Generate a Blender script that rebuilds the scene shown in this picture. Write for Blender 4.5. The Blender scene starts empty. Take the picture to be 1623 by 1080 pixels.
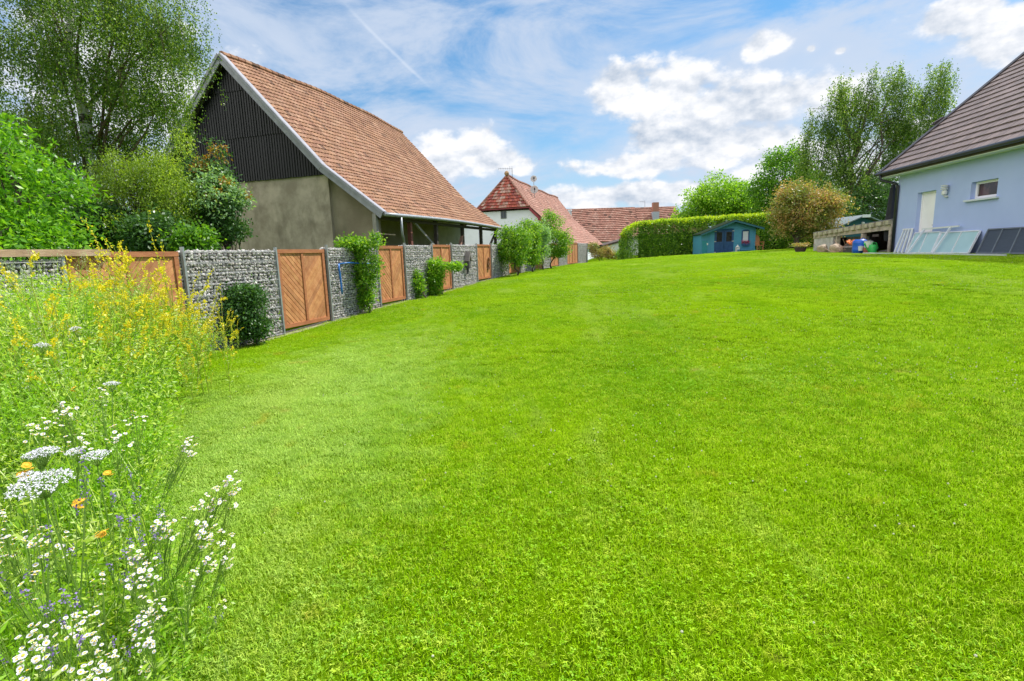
import bpy, math, random
import numpy as np
from mathutils import Vector, Matrix
rng = np.random.default_rng(7); random.seed(7)
S = bpy.context.scene
COL = S.collection
rad = math.radians

# ------------------------------------------------------------------ camera
FPX = 820.0; PITCH = rad(9.5); ROLL = rad(1.77); EYE = 1.7
Fv = np.array([0, math.cos(PITCH), -math.sin(PITCH)])
_r = np.array([1., 0, 0]); _u = np.array([0, math.sin(PITCH), math.cos(PITCH)])
Rv = _r*math.cos(ROLL)-_u*math.sin(ROLL); Uv = _u*math.cos(ROLL)+_r*math.sin(ROLL)
cd = bpy.data.cameras.new('camera'); cam = bpy.data.objects.new('camera', cd); COL.objects.link(cam)
cd.sensor_width = 36; cd.lens = 36*FPX/1623.0; cd.clip_end = 3000; cd.clip_start = 0.05
M = Matrix(((Rv[0], Uv[0], -Fv[0], 0), (Rv[1], Uv[1], -Fv[1], 0), (Rv[2], Uv[2], -Fv[2], EYE), (0, 0, 0, 1)))
cam.matrix_world = M
S.camera = cam
def at(u, v, Y):
    d = Fv+Rv*(u-811.5)/FPX+Uv*(540-v)/FPX
    return np.array([0, 0, EYE])+d*Y/d[1]

# ------------------------------------------------------------------ light and exposure
SUN_AZ = 62.0      # degrees from +Y towards +X
SUN_EL = 56.0
sd = bpy.data.lights.new('sun', 'SUN'); sun = bpy.data.objects.new('sun', sd); COL.objects.link(sun)
sd.energy = 3.7; sd.angle = rad(0.53); sd.color = (1, .96, .89)
sv = Vector((math.sin(rad(SUN_AZ))*math.cos(rad(SUN_EL)), math.cos(rad(SUN_AZ))*math.cos(rad(SUN_EL)), math.sin(rad(SUN_EL))))
sun.rotation_euler = sv.to_track_quat('Z', 'Y').to_euler(); sun.location = (20, 10, 40)
S.view_settings.view_transform = 'Standard'; S.view_settings.look = 'None'
S.view_settings.gamma = 1; S.view_settings.exposure = 0.72
S.cycles.max_bounces = 6; S.cycles.transparent_max_bounces = 6
SKYK = 0.13
W = bpy.data.worlds.new('World'); S.world = W; W.use_nodes = True
def build_world():
    nt = W.node_tree; nt.nodes.clear(); N = nt.nodes.new; L = nt.links.new
    def val(x): return x
    def mth(op, a, b=None, c=None, clamp=False):
        n = N('ShaderNodeMath'); n.operation = op; n.use_clamp = clamp
        for i, q in enumerate((a, b, c)):
            if q is None: continue
            if isinstance(q, (int, float)): n.inputs[i].default_value = q
            else: L(q, n.inputs[i])
        return n.outputs[0]
    def sstep(x, a, b):
        n = N('ShaderNodeMapRange'); n.interpolation_type = 'SMOOTHSTEP'; L(x, n.inputs[0])
        n.inputs[1].default_value = a; n.inputs[2].default_value = b; n.inputs[3].default_value = 0; n.inputs[4].default_value = 1
        return n.outputs[0]
    def fbm(vec, sc, det=8, rough=.55, st=(1, 1, 1), rot=(0, 0, 0), off=(0, 0, 0), dist=0):
        mp = N('ShaderNodeMapping'); mp.inputs['Scale'].default_value = st; mp.inputs['Rotation'].default_value = rot; mp.inputs['Location'].default_value = off
        L(vec, mp.inputs[0]); n = N('ShaderNodeTexNoise'); n.inputs['Scale'].default_value = sc; n.inputs['Detail'].default_value = det
        n.inputs['Roughness'].default_value = rough; n.inputs['Distortion'].default_value = dist; L(mp.outputs[0], n.inputs[0]); return n.outputs[0]
    def mix(f, a, b):
        n = N('ShaderNodeMix'); n.data_type = 'RGBA'
        for s, q in ((0, f), (6, a), (7, b)):
            if isinstance(q, tuple): n.inputs[s].default_value = (*q, 1)
            elif isinstance(q, float): n.inputs[s].default_value = q
            else: L(q, n.inputs[s])
        return n.outputs[2]
    sky = N('ShaderNodeTexSky'); sky.sky_type = 'NISHITA'; sky.sun_disc = False
    sky.sun_elevation = rad(SUN_EL); sky.sun_rotation = rad(SUN_AZ); sky.air_density = 1.1; sky.dust_density = .6; sky.ozone_density = 2.2
    tc = N('ShaderNodeTexCoord'); d = tc.outputs['Generated']
    sep = N('ShaderNodeSeparateXYZ'); L(d, sep.inputs[0])
    az = mth('ARCTAN2', sep.outputs[0], sep.outputs[1]); el = mth('ARCSINE', sep.outputs[2])
    cmb = N('ShaderNodeCombineXYZ'); L(az, cmb.inputs[0]); L(el, cmb.inputs[1]); p = cmb.outputs[0]
    # cumulus: banks (azimuth, elevation, half width, half height)
    blobs = [(-.115, .190, .060, .042), (-.055, .200, .060, .040), (-.13, .165, .07, .028), (-.03, .168, .09, .030), (.02, .160, .05, .020), (-.175, .172, .04, .03),
             (.22, .275, .075, .05), (.29, .265, .09, .065), (.36, .225, .10, .058), (.45, .23, .09, .05), (.30, .19, .11, .05), (.42, .17, .13, .05), (.55, .22, .08, .045),
             (.445, .31, .05, .022), (.24, .15, .13, .03), (.55, .13, .2, .05), (.12, .095, .12, .02), (.68, .30, .07, .03), (.76, .26, .10, .05), (.85, .28, .12, .07), (.30, .10, .3, .03),
             (.545, .285, .012, .007), (.505, .295, .01, .007), (-.6, .25, .2, .1), (-1.4, .4, .4, .15), (1.6, .5, .5, .2), (2.6, .5, .5, .2), (-2.5, .4, .5, .2)]
    F = None
    for a, e, ra, re in blobs:
        dx = mth('MULTIPLY', mth('SUBTRACT', az, a), 1/ra); dy = mth('MULTIPLY', mth('SUBTRACT', el, e), 1/re)
        r = mth('SQRT', mth('ADD', mth('MULTIPLY', dx, dx), mth('MULTIPLY', dy, dy)))
        f = mth('SUBTRACT', 1.0, r); F = f if F is None else mth('MAXIMUM', F, f)
    n1 = fbm(p, 13, 9, .56, (1, 1.5, 1)); n1s = fbm(p, 13, 9, .56, (1, 1.5, 1), off=(.006, .018, 0))
    n1s.node  # relief towards the sun
    field = mth('ADD', F, mth('MULTIPLY', mth('SUBTRACT', n1, .455), 2.2))
    cum = sstep(field, .12, .55)
    soft = sstep(mth('ADD', F, mth('MULTIPLY', mth('SUBTRACT', n1, .5), 1.4)), -.9, .8)
    relief = mth('MULTIPLY', mth('SUBTRACT', n1, n1s), 2.0)
    core = sstep(field, .9, 2.3)
    n2 = fbm(p, 8, 5, .5, (1, 2.2, 1), off=(3, 1, 0))
    sh = mth('ADD', mth('ADD', .74, mth('MULTIPLY', relief, 1.5)), mth('MULTIPLY', mth('SUBTRACT', n2, .50), -1.9))
    sh = mth('SUBTRACT', sh, mth('MULTIPLY', core, .22), clamp=True)
    ccol = mix(sh, (2.2, 2.65, 3.3), (4.75, 4.8, 4.95))
    ci1 = fbm(p, 3.0, 9, .62, (1.0, 2.6, 1), rot=(0, 0, rad(24)), off=(.3, .2, 0), dist=.5)
    ci2 = fbm(p, 2.0, 4, .5, (1, 1.6, 1), off=(5.2, 2.4, 0))
    cir = mth('MULTIPLY', sstep(ci1, .35, .62), sstep(ci2, .24, .44))
    hz = sstep(el, .30, .03)
    cir = mth('ADD', mth('MULTIPLY', cir, .88), mth('MULTIPLY', hz, .35), clamp=True)
    # an old, straight condensation trail
    a0, e0, a1, e1 = -.262, .398, -.13, .288
    ln = math.hypot(a1-a0, e1-e0); tx, ty = (a1-a0)/ln, (e1-e0)/ln
    ddx = mth('SUBTRACT', az, a0); ddy = mth('SUBTRACT', el, e0)
    along = mth('ADD', mth('MULTIPLY', ddx, tx), mth('MULTIPLY', ddy, ty)); acr = mth('ABSOLUTE', mth('ADD', mth('SUBTRACT', mth('MULTIPLY', ddx, -ty), mth('MULTIPLY', ddy, -tx)), mth('MULTIPLY', mth('SUBTRACT', ci1, .5), .01)))
    tr = mth('MULTIPLY', sstep(acr, .0045, .0), mth('MULTIPLY', sstep(along, -.03, .05), sstep(along, ln+.01, ln-.05)))
    tint = N('ShaderNodeMix'); tint.data_type = 'RGBA'; tint.blend_type = 'MULTIPLY'; tint.inputs[0].default_value = 1
    L(sky.outputs[0], tint.inputs[6]); tint.inputs[7].default_value = (.33, .57, .68, 1)
    # added out-of-view bright veil opposite the sun, fill light for the shaded walls
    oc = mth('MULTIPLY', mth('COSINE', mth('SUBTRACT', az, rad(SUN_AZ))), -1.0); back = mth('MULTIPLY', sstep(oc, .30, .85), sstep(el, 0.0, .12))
    c = mix(cir, tint.outputs[2], (2.95, 3.4, 4.15))
    c = mix(mth('MULTIPLY', tr, .40), c, (3.7, 4.1, 4.7))
    c = mix(mth('MULTIPLY', soft, .62), c, (3.1, 3.55, 4.3))
    c = mix(cum, c, ccol)
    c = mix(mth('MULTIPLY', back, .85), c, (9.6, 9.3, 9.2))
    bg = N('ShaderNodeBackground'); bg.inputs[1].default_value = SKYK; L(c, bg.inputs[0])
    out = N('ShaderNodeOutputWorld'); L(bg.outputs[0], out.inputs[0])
build_world()

# ------------------------------------------------------------------ materials
def _n(nt, t, **kw):
    n = nt.nodes.new(t)
    for k, v in kw.items(): setattr(n, k, v)
    return n
def _mix(nt, f, a, b, bt='MIX'):
    n = _n(nt, 'ShaderNodeMix', data_type='RGBA', blend_type=bt)
    for s, q in ((0, f), (6, a), (7, b)):
        if isinstance(q, (tuple, list)): n.inputs[s].default_value = (*q[:3], 1)
        elif isinstance(q, (int, float)): n.inputs[s].default_value = q
        else: nt.links.new(q, n.inputs[s])
    return n.outputs[2]
def _noise(nt, vec, sc, det=5, rough=.6, st=(1, 1, 1)):
    mp = _n(nt, 'ShaderNodeMapping'); mp.inputs['Scale'].default_value = st; nt.links.new(vec, mp.inputs[0])
    n = _n(nt, 'ShaderNodeTexNoise'); n.inputs['Scale'].default_value = sc; n.inputs['Detail'].default_value = det; n.inputs['Roughness'].default_value = rough
    nt.links.new(mp.outputs[0], n.inputs[0]); return n.outputs[0]
def _ramp(nt, x, a, b, lo=0, hi=1):
    n = _n(nt, 'ShaderNodeMapRange'); nt.links.new(x, n.inputs[0]); n.inputs[1].default_value = a; n.inputs[2].default_value = b
    n.inputs[3].default_value = lo; n.inputs[4].default_value = hi; n.clamp = True; return n.outputs[0]
def pm(name, c1, c2, sc=6, det=6, lo=.35, hi=.65, rough=.75, bump=0, bsc=40, metal=0, st=(1, 1, 1), c3=None, sc3=1.2, lo3=.5, hi3=.75, st3=(1, 1, 1), tint=False, world=False, bst=None, spec=.5):
    m = bpy.data.materials.new(name); m.use_nodes = True; nt = m.node_tree; b = nt.nodes['Principled BSDF']
    if world: v = _n(nt, 'ShaderNodeNewGeometry').outputs['Position']
    else: v = _n(nt, 'ShaderNodeTexCoord').outputs['Object']
    c = _mix(nt, _ramp(nt, _noise(nt, v, sc, det, .6, st), lo, hi), c1, c2)
    if c3: c = _mix(nt, _ramp(nt, _noise(nt, v, sc3, 6, .65, st3), lo3, hi3), c, c3)
    if tint:
        a = _n(nt, 'ShaderNodeAttribute'); a.attribute_name = 'tint'; c = _mix(nt, 1.0, c, a.outputs['Color'], 'MULTIPLY')
    nt.links.new(c, b.inputs['Base Color']); b.inputs['Roughness'].default_value = rough; b.inputs['Metallic'].default_value = metal
    b.inputs['Specular IOR Level'].default_value = spec
    if bump:
        bn = _n(nt, 'ShaderNodeBump'); bn.inputs['Strength'].default_value = bump; bn.inputs['Distance'].default_value = .02
        nt.links.new(_noise(nt, v, bsc, 5, .6, bst or st), bn.inputs['Height']); nt.links.new(bn.outputs[0], b.inputs['Normal'])
    return m
def leafmat(name, cols, trans=.35, rough=.45, big=None, bigsc=.8, biglo=.45, bighi=.65, spec=.4, transcol=None):
    """foliage: colour per leaf (random per island), clumps by world noise, light passing through the blade"""
    m = bpy.data.materials.new(name); m.use_nodes = True; nt = m.node_tree; b = nt.nodes['Principled BSDF']; out = nt.nodes['Material Output']
    g = _n(nt, 'ShaderNodeNewGeometry'); cr = _n(nt, 'ShaderNodeValToRGB'); nt.links.new(g.outputs['Random Per Island'], cr.inputs[0])
    cr.color_ramp.elements[0].color = (*cols[0], 1); cr.color_ramp.elements[1].color = (*cols[-1], 1)
    for i, c in enumerate(cols[1:-1]):
        e = cr.color_ramp.elements.new((i+1)/(len(cols)-1)); e.color = (*c, 1)
    c = cr.outputs[0]
    if big: c = _mix(nt, _ramp(nt, _noise(nt, g.outputs['Position'], bigsc, 4, .6), biglo, bighi), c, big)
    nt.links.new(c, b.inputs['Base Color']); b.inputs['Roughness'].default_value = rough; b.inputs['Specular IOR Level'].default_value = spec
    t = _n(nt, 'ShaderNodeBsdfTranslucent'); nt.links.new(_mix(nt, 1.0, c, transcol or (1.9, 1.9, .7), 'MULTIPLY'), t.inputs[0])
    ms = _n(nt, 'ShaderNodeMixShader'); ms.inputs[0].default_value = trans; nt.links.new(b.outputs[0], ms.inputs[1]); nt.links.new(t.outputs[0], ms.inputs[2])
    nt.links.new(ms.outputs[0], out.inputs[0]); return m

# ------------------------------------------------------------------ mesh helpers
class MB:
    def __init__(s): s.v = []; s.f = []; s.m = []; s.t = []
    def add(s, vs, fs, mi=0, tint=None):
        b = len(s.v); s.v.extend([tuple(map(float, p)) for p in vs])
        for f in fs: s.f.append([i+b for i in f]); s.m.append(mi); s.t.append(tint)
    def box(s, x0, x1, y0, y1, z0, z1, mi=0, tint=None):
        s.add([(x0, y0, z0), (x1, y0, z0), (x1, y1, z0), (x0, y1, z0), (x0, y0, z1), (x1, y0, z1), (x1, y1, z1), (x0, y1, z1)],
              [(3, 2, 1, 0), (4, 5, 6, 7), (0, 1, 5, 4), (1, 2, 6, 5), (2, 3, 7, 6), (3, 0, 4, 7)], mi, tint)
    def prism(s, pts, d, mi=0, tint=None):
        """planar polygon pts (3-D) extruded by vector d"""
        n = len(pts); q = [tuple(np.array(p)+np.array(d)) for p in pts]
        s.add(list(pts)+q, [tuple(range(n))[::-1], tuple(range(n, 2*n))]+[(i, (i+1) % n, (i+1) % n+n, i+n) for i in range(n)], mi, tint)
    def tube(s, pts, r, n=8, mi=0, cap=True, tint=None):
        pts = [np.array(p, float) for p in pts]; k = len(pts)
        if isinstance(r, (int, float)): r = [r]*k
        vs = []; ref = np.array([.13, .37, 1.])
        for i, p in enumerate(pts):
            d = pts[min(i+1, k-1)]-pts[max(i-1, 0)]; d /= (np.linalg.norm(d)+1e-9)
            a = np.cross(d, ref if abs(d @ ref) < .95*np.linalg.norm(ref) else np.array([1., 0, 0])); a /= np.linalg.norm(a)+1e-9; b = np.cross(d, a)
            for j in range(n):
                an = 2*math.pi*j/n; vs.append(p+r[i]*(a*math.cos(an)+b*math.sin(an)))
        fs = [(i*n+j, i*n+(j+1) % n, (i+1)*n+(j+1) % n, (i+1)*n+j) for i in range(k-1) for j in range(n)]
        if cap: fs += [tuple(range(n))[::-1], tuple(range((k-1)*n, k*n))]
        s.add(vs, fs, mi, tint)
    def bar(s, p, q, w, h, up=(0, 0, 1), mi=0, tint=None):
        p = np.array(p, float); q = np.array(q, float); d = q-p; d /= np.linalg.norm(d); u = np.array(up, float); a = np.cross(d, u); a /= np.linalg.norm(a); b = np.cross(a, d)
        vs = [e+a*x*w/2+b*y*h/2 for e in (p, q) for x, y in ((-1, -1), (1, -1), (1, 1), (-1, 1))]
        s.add(vs, [(3, 2, 1, 0), (4, 5, 6, 7), (0, 1, 5, 4), (1, 2, 6, 5), (2, 3, 7, 6), (3, 0, 4, 7)], mi, tint)
    def lathe(s, prof, c=(0, 0, 0), n=16, mi=0, axis=None):
        vs = []
        for r, z in prof:
            for j in range(n):
                a = 2*math.pi*j/n; vs.append((c[0]+r*math.cos(a), c[1]+r*math.sin(a), c[2]+z))
        k = len(prof)
        s.add(vs, [(i*n+j, i*n+(j+1) % n, (i+1)*n+(j+1) % n, (i+1)*n+j) for i in range(k-1) for j in range(n)]+[tuple(range(n))[::-1], tuple(range((k-1)*n, k*n))], mi)
    def build(s, name, mats, parent=None, label=None, smooth=False):
        me = bpy.data.meshes.new(name); me.from_pydata(s.v, [], s.f)
        if not isinstance(mats, (list, tuple)): mats = [mats]
        for m in mats: me.materials.append(m)
        me.polygons.foreach_set('material_index', s.m)
        if smooth: me.polygons.foreach_set('use_smooth', [True]*len(s.f))
        if any(t is not None for t in s.t):
            a = me.attributes.new('tint', 'FLOAT_COLOR', 'FACE')
            a.data.foreach_set('color', np.array([(*(t if t is not None else (1, 1, 1)), 1) for t in s.t], dtype=np.float32).ravel())
        me.update(); o = bpy.data.objects.new(name, me); COL.objects.link(o)
        if parent: o.parent = parent
        if label: o['label'] = label
        return o
def empty(name, loc=(0, 0, 0), rz=0):
    o = bpy.data.objects.new(name, None); COL.objects.link(o); o.location = [float(x) for x in loc]; o.rotation_euler = (0, 0, rz); o.empty_display_size = .2; return o
def tag(o, label=None, cat=None, group=None, kind=None):
    if label: o['label'] = label
    if cat: o['category'] = cat
    if group: o['group'] = group
    if kind: o['kind'] = kind
    return o
def copy_tree(o, parent=None):
    c = o.copy(); COL.objects.link(c)
    if parent: c.parent = parent
    for ch in list(o.children): copy_tree(ch, c)
    return c
def npmesh(name, verts, quads, mat, parent=None, loc=None):
    me = bpy.data.meshes.new(name); nv = len(verts); nf, k = quads.shape
    me.vertices.add(nv); me.vertices.foreach_set('co', verts.astype(np.float32).ravel())
    me.loops.add(nf*k); me.loops.foreach_set('vertex_index', quads.astype(np.int32).ravel())
    me.polygons.add(nf); me.polygons.foreach_set('loop_start', np.arange(0, nf*k, k, dtype=np.int32))
    try: me.polygons.foreach_set('loop_total', np.full(nf, k, dtype=np.int32))
    except Exception: pass
    for m in (mat if isinstance(mat, (list, tuple)) else [mat]): me.materials.append(m)
    me.update(calc_edges=True); me.validate()
    o = bpy.data.objects.new(name, me); COL.objects.link(o)
    if parent: o.parent = parent
    if loc is not None: o.location = [float(x) for x in loc]
    return o
def unit(v): return v/(np.linalg.norm(v, axis=-1, keepdims=True)+1e-9)
def leaves(P, size, aspect=.5, axis=None, spread=1.0, up=.4, fold=.0):
    """rhombic leaf at each point: axis = preferred long direction (n,3)"""
    n = len(P); size = np.broadcast_to(np.asarray(size, float), (n,))*rng.uniform(.7, 1.25, n)
    a = rng.normal(size=(n, 3))*spread
    if axis is not None: a = a+axis
    a = unit(a); nn = rng.normal(size=(n, 3)); nn[:, 2] += up*2
    b = unit(np.cross(a, nn)); c = np.cross(a, b)
    L_ = size[:, None]; w = L_*aspect/2
    v0 = P; v1 = P+a*L_*.45+b*w+c*w*fold; v2 = P+a*L_; v3 = P+a*L_*.45-b*w+c*w*fold
    V = np.stack([v0, v1, v2, v3], 1).reshape(-1, 3); Q = np.arange(4*n).reshape(n, 4)
    return V, Q

# ------------------------------------------------------------------ terrain
CT = np.array([(0, 0, 0), (-1, 1.5, -.02), (-3, 4, 0), (-5.4, 10.5, .03), (-5.06, 11.5, .07), (-4.5, 13.1, .13), (-3.85, 15.4, .25), (-3.4, 16.9, .27), (-2.2, 20.6, .37), (-1.4, 23.3, .48), (0, 27.8, .57),
 (2, 35, .6), (4.8, 43.5, .62), (6.3, 48.4, .6), (8, 54, .55), (9.75, 42, 1.0), (13.9, 38, 1.25), (17.5, 38, 1.34), (20, 42, 1.4), (16.5, 30, 1.45), (13.6, 25.5, 1.33), (14.2, 19.4, 1.31), (13.6, 13.8, 1.29), (13, 8, 1.15),
 (-6.6, 6.7, .1), (-8, 3, 0), (12, 0, .7), (6, 0, .3), (0, -5, -.1), (25, 20, 1.35), (25, 50, 1.4), (10, 60, .8), (-15, 20, -.1), (-15, 40, .3), (-12, 60, .5), (0, 100, .8), (60, 60, 1.3), (-60, 60, .3), (60, 0, 1), (-60, 0, 0), (60, 160, 1), (-60, 160, .8)], float)
def _k(r2): return np.where(r2 > 0, .5*r2*np.log(r2+1e-12), 0)
_X = CT[:, :2]; _K = _k(((_X[:, None]-_X[None])**2).sum(-1))+np.eye(len(CT))*.5
_P = np.c_[np.ones(len(CT)), _X]; _A = np.zeros((len(CT)+3,)*2); _A[:len(CT), :len(CT)] = _K; _A[:len(CT), -3:] = _P; _A[-3:, :len(CT)] = _P.T
_w = np.linalg.solve(_A, np.r_[CT[:, 2], 0, 0, 0])
def gz(x, y):
    x = np.atleast_1d(np.asarray(x, float)); y = np.atleast_1d(np.asarray(y, float)); sh = x.shape; q = np.c_[x.ravel(), y.ravel()]
    qc = np.c_[np.clip(q[:, 0], -60, 60), np.clip(q[:, 1], -20, 150)]
    z = _k(((qc[:, None]-_X[None])**2).sum(-1)) @ _w[:len(CT)]+_w[-3]+qc @ _w[-2:]
    return z.reshape(sh)
def g1(x, y): return float(gz(x, y)[0])
# fence line
FQ = np.array([-5.08, 11.5]); FA = np.array([.295, .955]); FN = np.array([.955, -.295]); FROT = math.atan2(FN[1], FN[0])
def fpt(s, t=0): return FQ+FA*s+FN*t
# house frame
HQ = np.array([14.22, 19.4]); HA = np.array([.111, .994]); HN = np.array([.994, -.111]); HROT = math.atan2(HN[1], HN[0])
def hpt(x, y): return HQ+HN*x+HA*y
# edge of the flower bed (x as a function of y): left of it wild flowers, right of it lawn
BE = np.array([(-.95, .0), (-1.2, 1.4), (-1.5, 2.0), (-1.85, 2.5), (-2.3, 3.1), (-3.0, 4.1), (-3.6, 5.0), (-4.3, 6.2), (-5.0, 7.5), (-5.35, 8.6), (-5.6, 10.)])
def bed_x(y): return np.interp(y, BE[:, 1], BE[:, 0])

def ground():
    def ax(lo, hi, n0, k):
        t = np.linspace(-1, 1, n0); return np.sign(t)*(np.abs(t)**k)*hi
    def axis(a, b, st, lim):
        m = np.arange(a, b+1e-6, st); o = [m[-1]]; d = st
        while o[-1] < lim: d *= 1.18; o.append(o[-1]+d)
        i = [m[0]]; d = st
        while i[-1] > -lim: d *= 1.18; i.append(i[-1]-d)
        return np.array(i[1:][::-1]+list(m)+o[1:])
    xs = axis(-8, 18, .4, 600); ys = axis(-1, 45, .4, 900)
    X, Y = np.meshgrid(xs, ys); Z = gz(X, Y)
    V = np.stack([X, Y, Z], -1).reshape(-1, 3); nx = len(xs)
    i = np.arange((len(ys)-1)*(nx-1)); r = i//(nx-1)*nx+i % (nx-1); Q = np.stack([r, r+1, r+nx+1, r+nx], 1)
    m = pm('soil_and_turf', (.055, .115, .001), (.10, .18, .002), sc=1.2, world=True, rough=1, spec=0, bump=.6, bsc=60, c3=(.17, .20, .02), sc3=9, lo3=.55, hi3=.8)
    o = npmesh('ground', V, Q, m); o.data.polygons.foreach_set('use_smooth', [True]*len(Q)); tag(o, kind='structure')
ground()

# lawn: blades of mown grass, denser near the viewer
def grass_color_mat(name, clover=False):
    m = bpy.data.materials.new(name); m.use_nodes = True; nt = m.node_tree; b = nt.nodes['Principled BSDF']; out = nt.nodes['Material Output']
    g = _n(nt, 'ShaderNodeNewGeometry'); pos = g.outputs['Position']
    cr = _n(nt, 'ShaderNodeValToRGB'); nt.links.new(g.outputs['Random Per Island'], cr.inputs[0])
    cols = [(.085, .205, .003), (.25, .475, .004), (.38, .60, .006), (.60, .72, .10)] if not clover else [(.09, .25, .004), (.17, .39, .008), (.33, .54, .07)]
    cr.color_ramp.elements[0].color = (*cols[0], 1); cr.color_ramp.elements[1].color = (*cols[-1], 1)
    for i, c in enumerate(cols[1:-1]):
        e = cr.color_ramp.elements.new((i+1)/(len(cols)-1)); e.color = (*c, 1)
    c = cr.outputs[0]
    c = _mix(nt, _ramp(nt, _noise(nt, pos, 7, 3, .6), .48, .62, 0, .55), c, (.15, .32, .001))
    c = _mix(nt, _ramp(nt, _noise(nt, pos, 11, 2, .6), .56, .66, 0, .6), c, (.56, .68, .06))
    # yellower and paler stretches of turf, straw patches
    c = _mix(nt, _ramp(nt, _noise(nt, pos, .33, 4, .55), .45, .68, 0, .55), c, (.42, .62, .001))
    c = _mix(nt, _ramp(nt, _noise(nt, pos, .9, 5, .6, (1, .6, 1)), .50, .72, 0, .5), c, (.16, .40, .001))
    mp = _n(nt, 'ShaderNodeMapping'); mp.vector_type = 'POINT'; mp.inputs['Location'].default_value = (2.5, -5.6, 0); mp.inputs['Rotation'].default_value = (0, 0, 0); nt.links.new(pos, mp.inputs[0])
    sc = _n(nt, 'ShaderNodeVectorMath', operation='MULTIPLY'); nt.links.new(mp.outputs[0], sc.inputs[0]); sc.inputs[1].default_value = (.55, .19, 0)
    ln = _n(nt, 'ShaderNodeVectorMath', operation='LENGTH'); nt.links.new(sc.outputs[0], ln.inputs[0])
    ad = _n(nt, 'ShaderNodeMath', operation='ADD'); nt.links.new(ln.outputs['Value'], ad.inputs[0]); nt.links.new(_ramp(nt, _noise(nt, pos, 2.2, 7, .72), 0, 1, -1.1, 1.1), ad.inputs[1])
    c = _mix(nt, _ramp(nt, ad.outputs[0], 1.15, .35, 0, .60), c, (.54, .72, .20))
    c = _mix(nt, _ramp(nt, _noise(nt, pos, .8, 6, .7, (1, .35, 1)), .54, .66, 0, .5), c, (.50, .62, .14))
    c = _mix(nt, _ramp(nt, _noise(nt, pos, 1.6, 6, .65), .62, .70, 0, .6), c, (.50, .42, .04))
    c = _mix(nt, _ramp(nt, _noise(nt, pos, 2.6, 3, .5), .69, .78, 0, .6), c, (.52, .42, .12))
    nt.links.new(c, b.inputs['Base Color']); b.inputs['Roughness'].default_value = .6; b.inputs['Specular IOR Level'].default_value = .04
    t = _n(nt, 'ShaderNodeBsdfTranslucent'); nt.links.new(_mix(nt, 1.0, c, (1.5, 1.5, .7), 'MULTIPLY'), t.inputs[0])
    ms = _n(nt, 'ShaderNodeMixShader'); ms.inputs[0].default_value = .2; nt.links.new(b.outputs[0], ms.inputs[1]); nt.links.new(t.outputs[0], ms.inputs[2]); nt.links.new(ms.outputs[0], out.inputs[0])
    return m
GRASS = grass_color_mat('mown_grass'); CLOVER = grass_color_mat('clover_leaf', True)
def tuft(name, n, R, clover=0, hmin=.015, hmax=.036, wd=.0033):
    r = R*np.sqrt(rng.random(n)); a = rng.random(n)*6.283; P = np.stack([r*np.cos(a), r*np.sin(a), np.zeros(n)], 1)
    h = rng.uniform(hmin, hmax, n)[:, None]; d = rng.normal(size=(n, 3)); d[:, 2] = 0; d = unit(d); lean = rng.uniform(.1, 1.35, n)[:, None]
    up = np.array([0, 0, 1.])[None]; sd_ = np.stack([-d[:, 1], d[:, 0], d[:, 2]], 1); w = wd*rng.uniform(.7, 1.3, n)[:, None]
    mid = P+up*h*.55+d*lean*h*.25; tip = P+up*h*(1.05-.35*lean)+d*lean*h*.85
    V = np.stack([P-sd_*w/2, P+sd_*w/2, mid+sd_*w*.42, mid-sd_*w*.42, tip], 1).reshape(-1, 3)
    b = np.arange(n)*5; me = bpy.data.meshes.new(name)
    F = [(i, i+1, i+2, i+3) for i in b]+[(i+3, i+2, i+4) for i in b]; mi = [0]*(2*n); V = [tuple(x) for x in V]
    for k in range(clover):
        rr = R*math.sqrt(random.random()); aa = random.random()*6.28; c = np.array([rr*math.cos(aa), rr*math.sin(aa), random.uniform(.012, .030)]); s0 = random.uniform(.004, .0075); ph = random.random()*6.28
        tl = rng.normal(size=3)*.25
        for q in range(3):
            an = ph+q*2.094; e = np.array([math.cos(an), math.sin(an), .15+tl[0]*math.cos(an)+tl[1]*math.sin(an)]); f = np.array([-math.sin(an), math.cos(an), 0])
            i0 = len(V); V += [tuple(c), tuple(c+e*s0*1.1+f*s0*.75), tuple(c+e*s0*1.9), tuple(c+e*s0*1.1-f*s0*.75)]; F.append((i0, i0+1, i0+2, i0+3)); mi.append(1)
    me.from_pydata(V, [], F); me.materials.append(GRASS); me.materials.append(CLOVER); me.polygons.foreach_set('material_index', mi); me.update()
    return bpy.data.objects.new(name, me)
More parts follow.
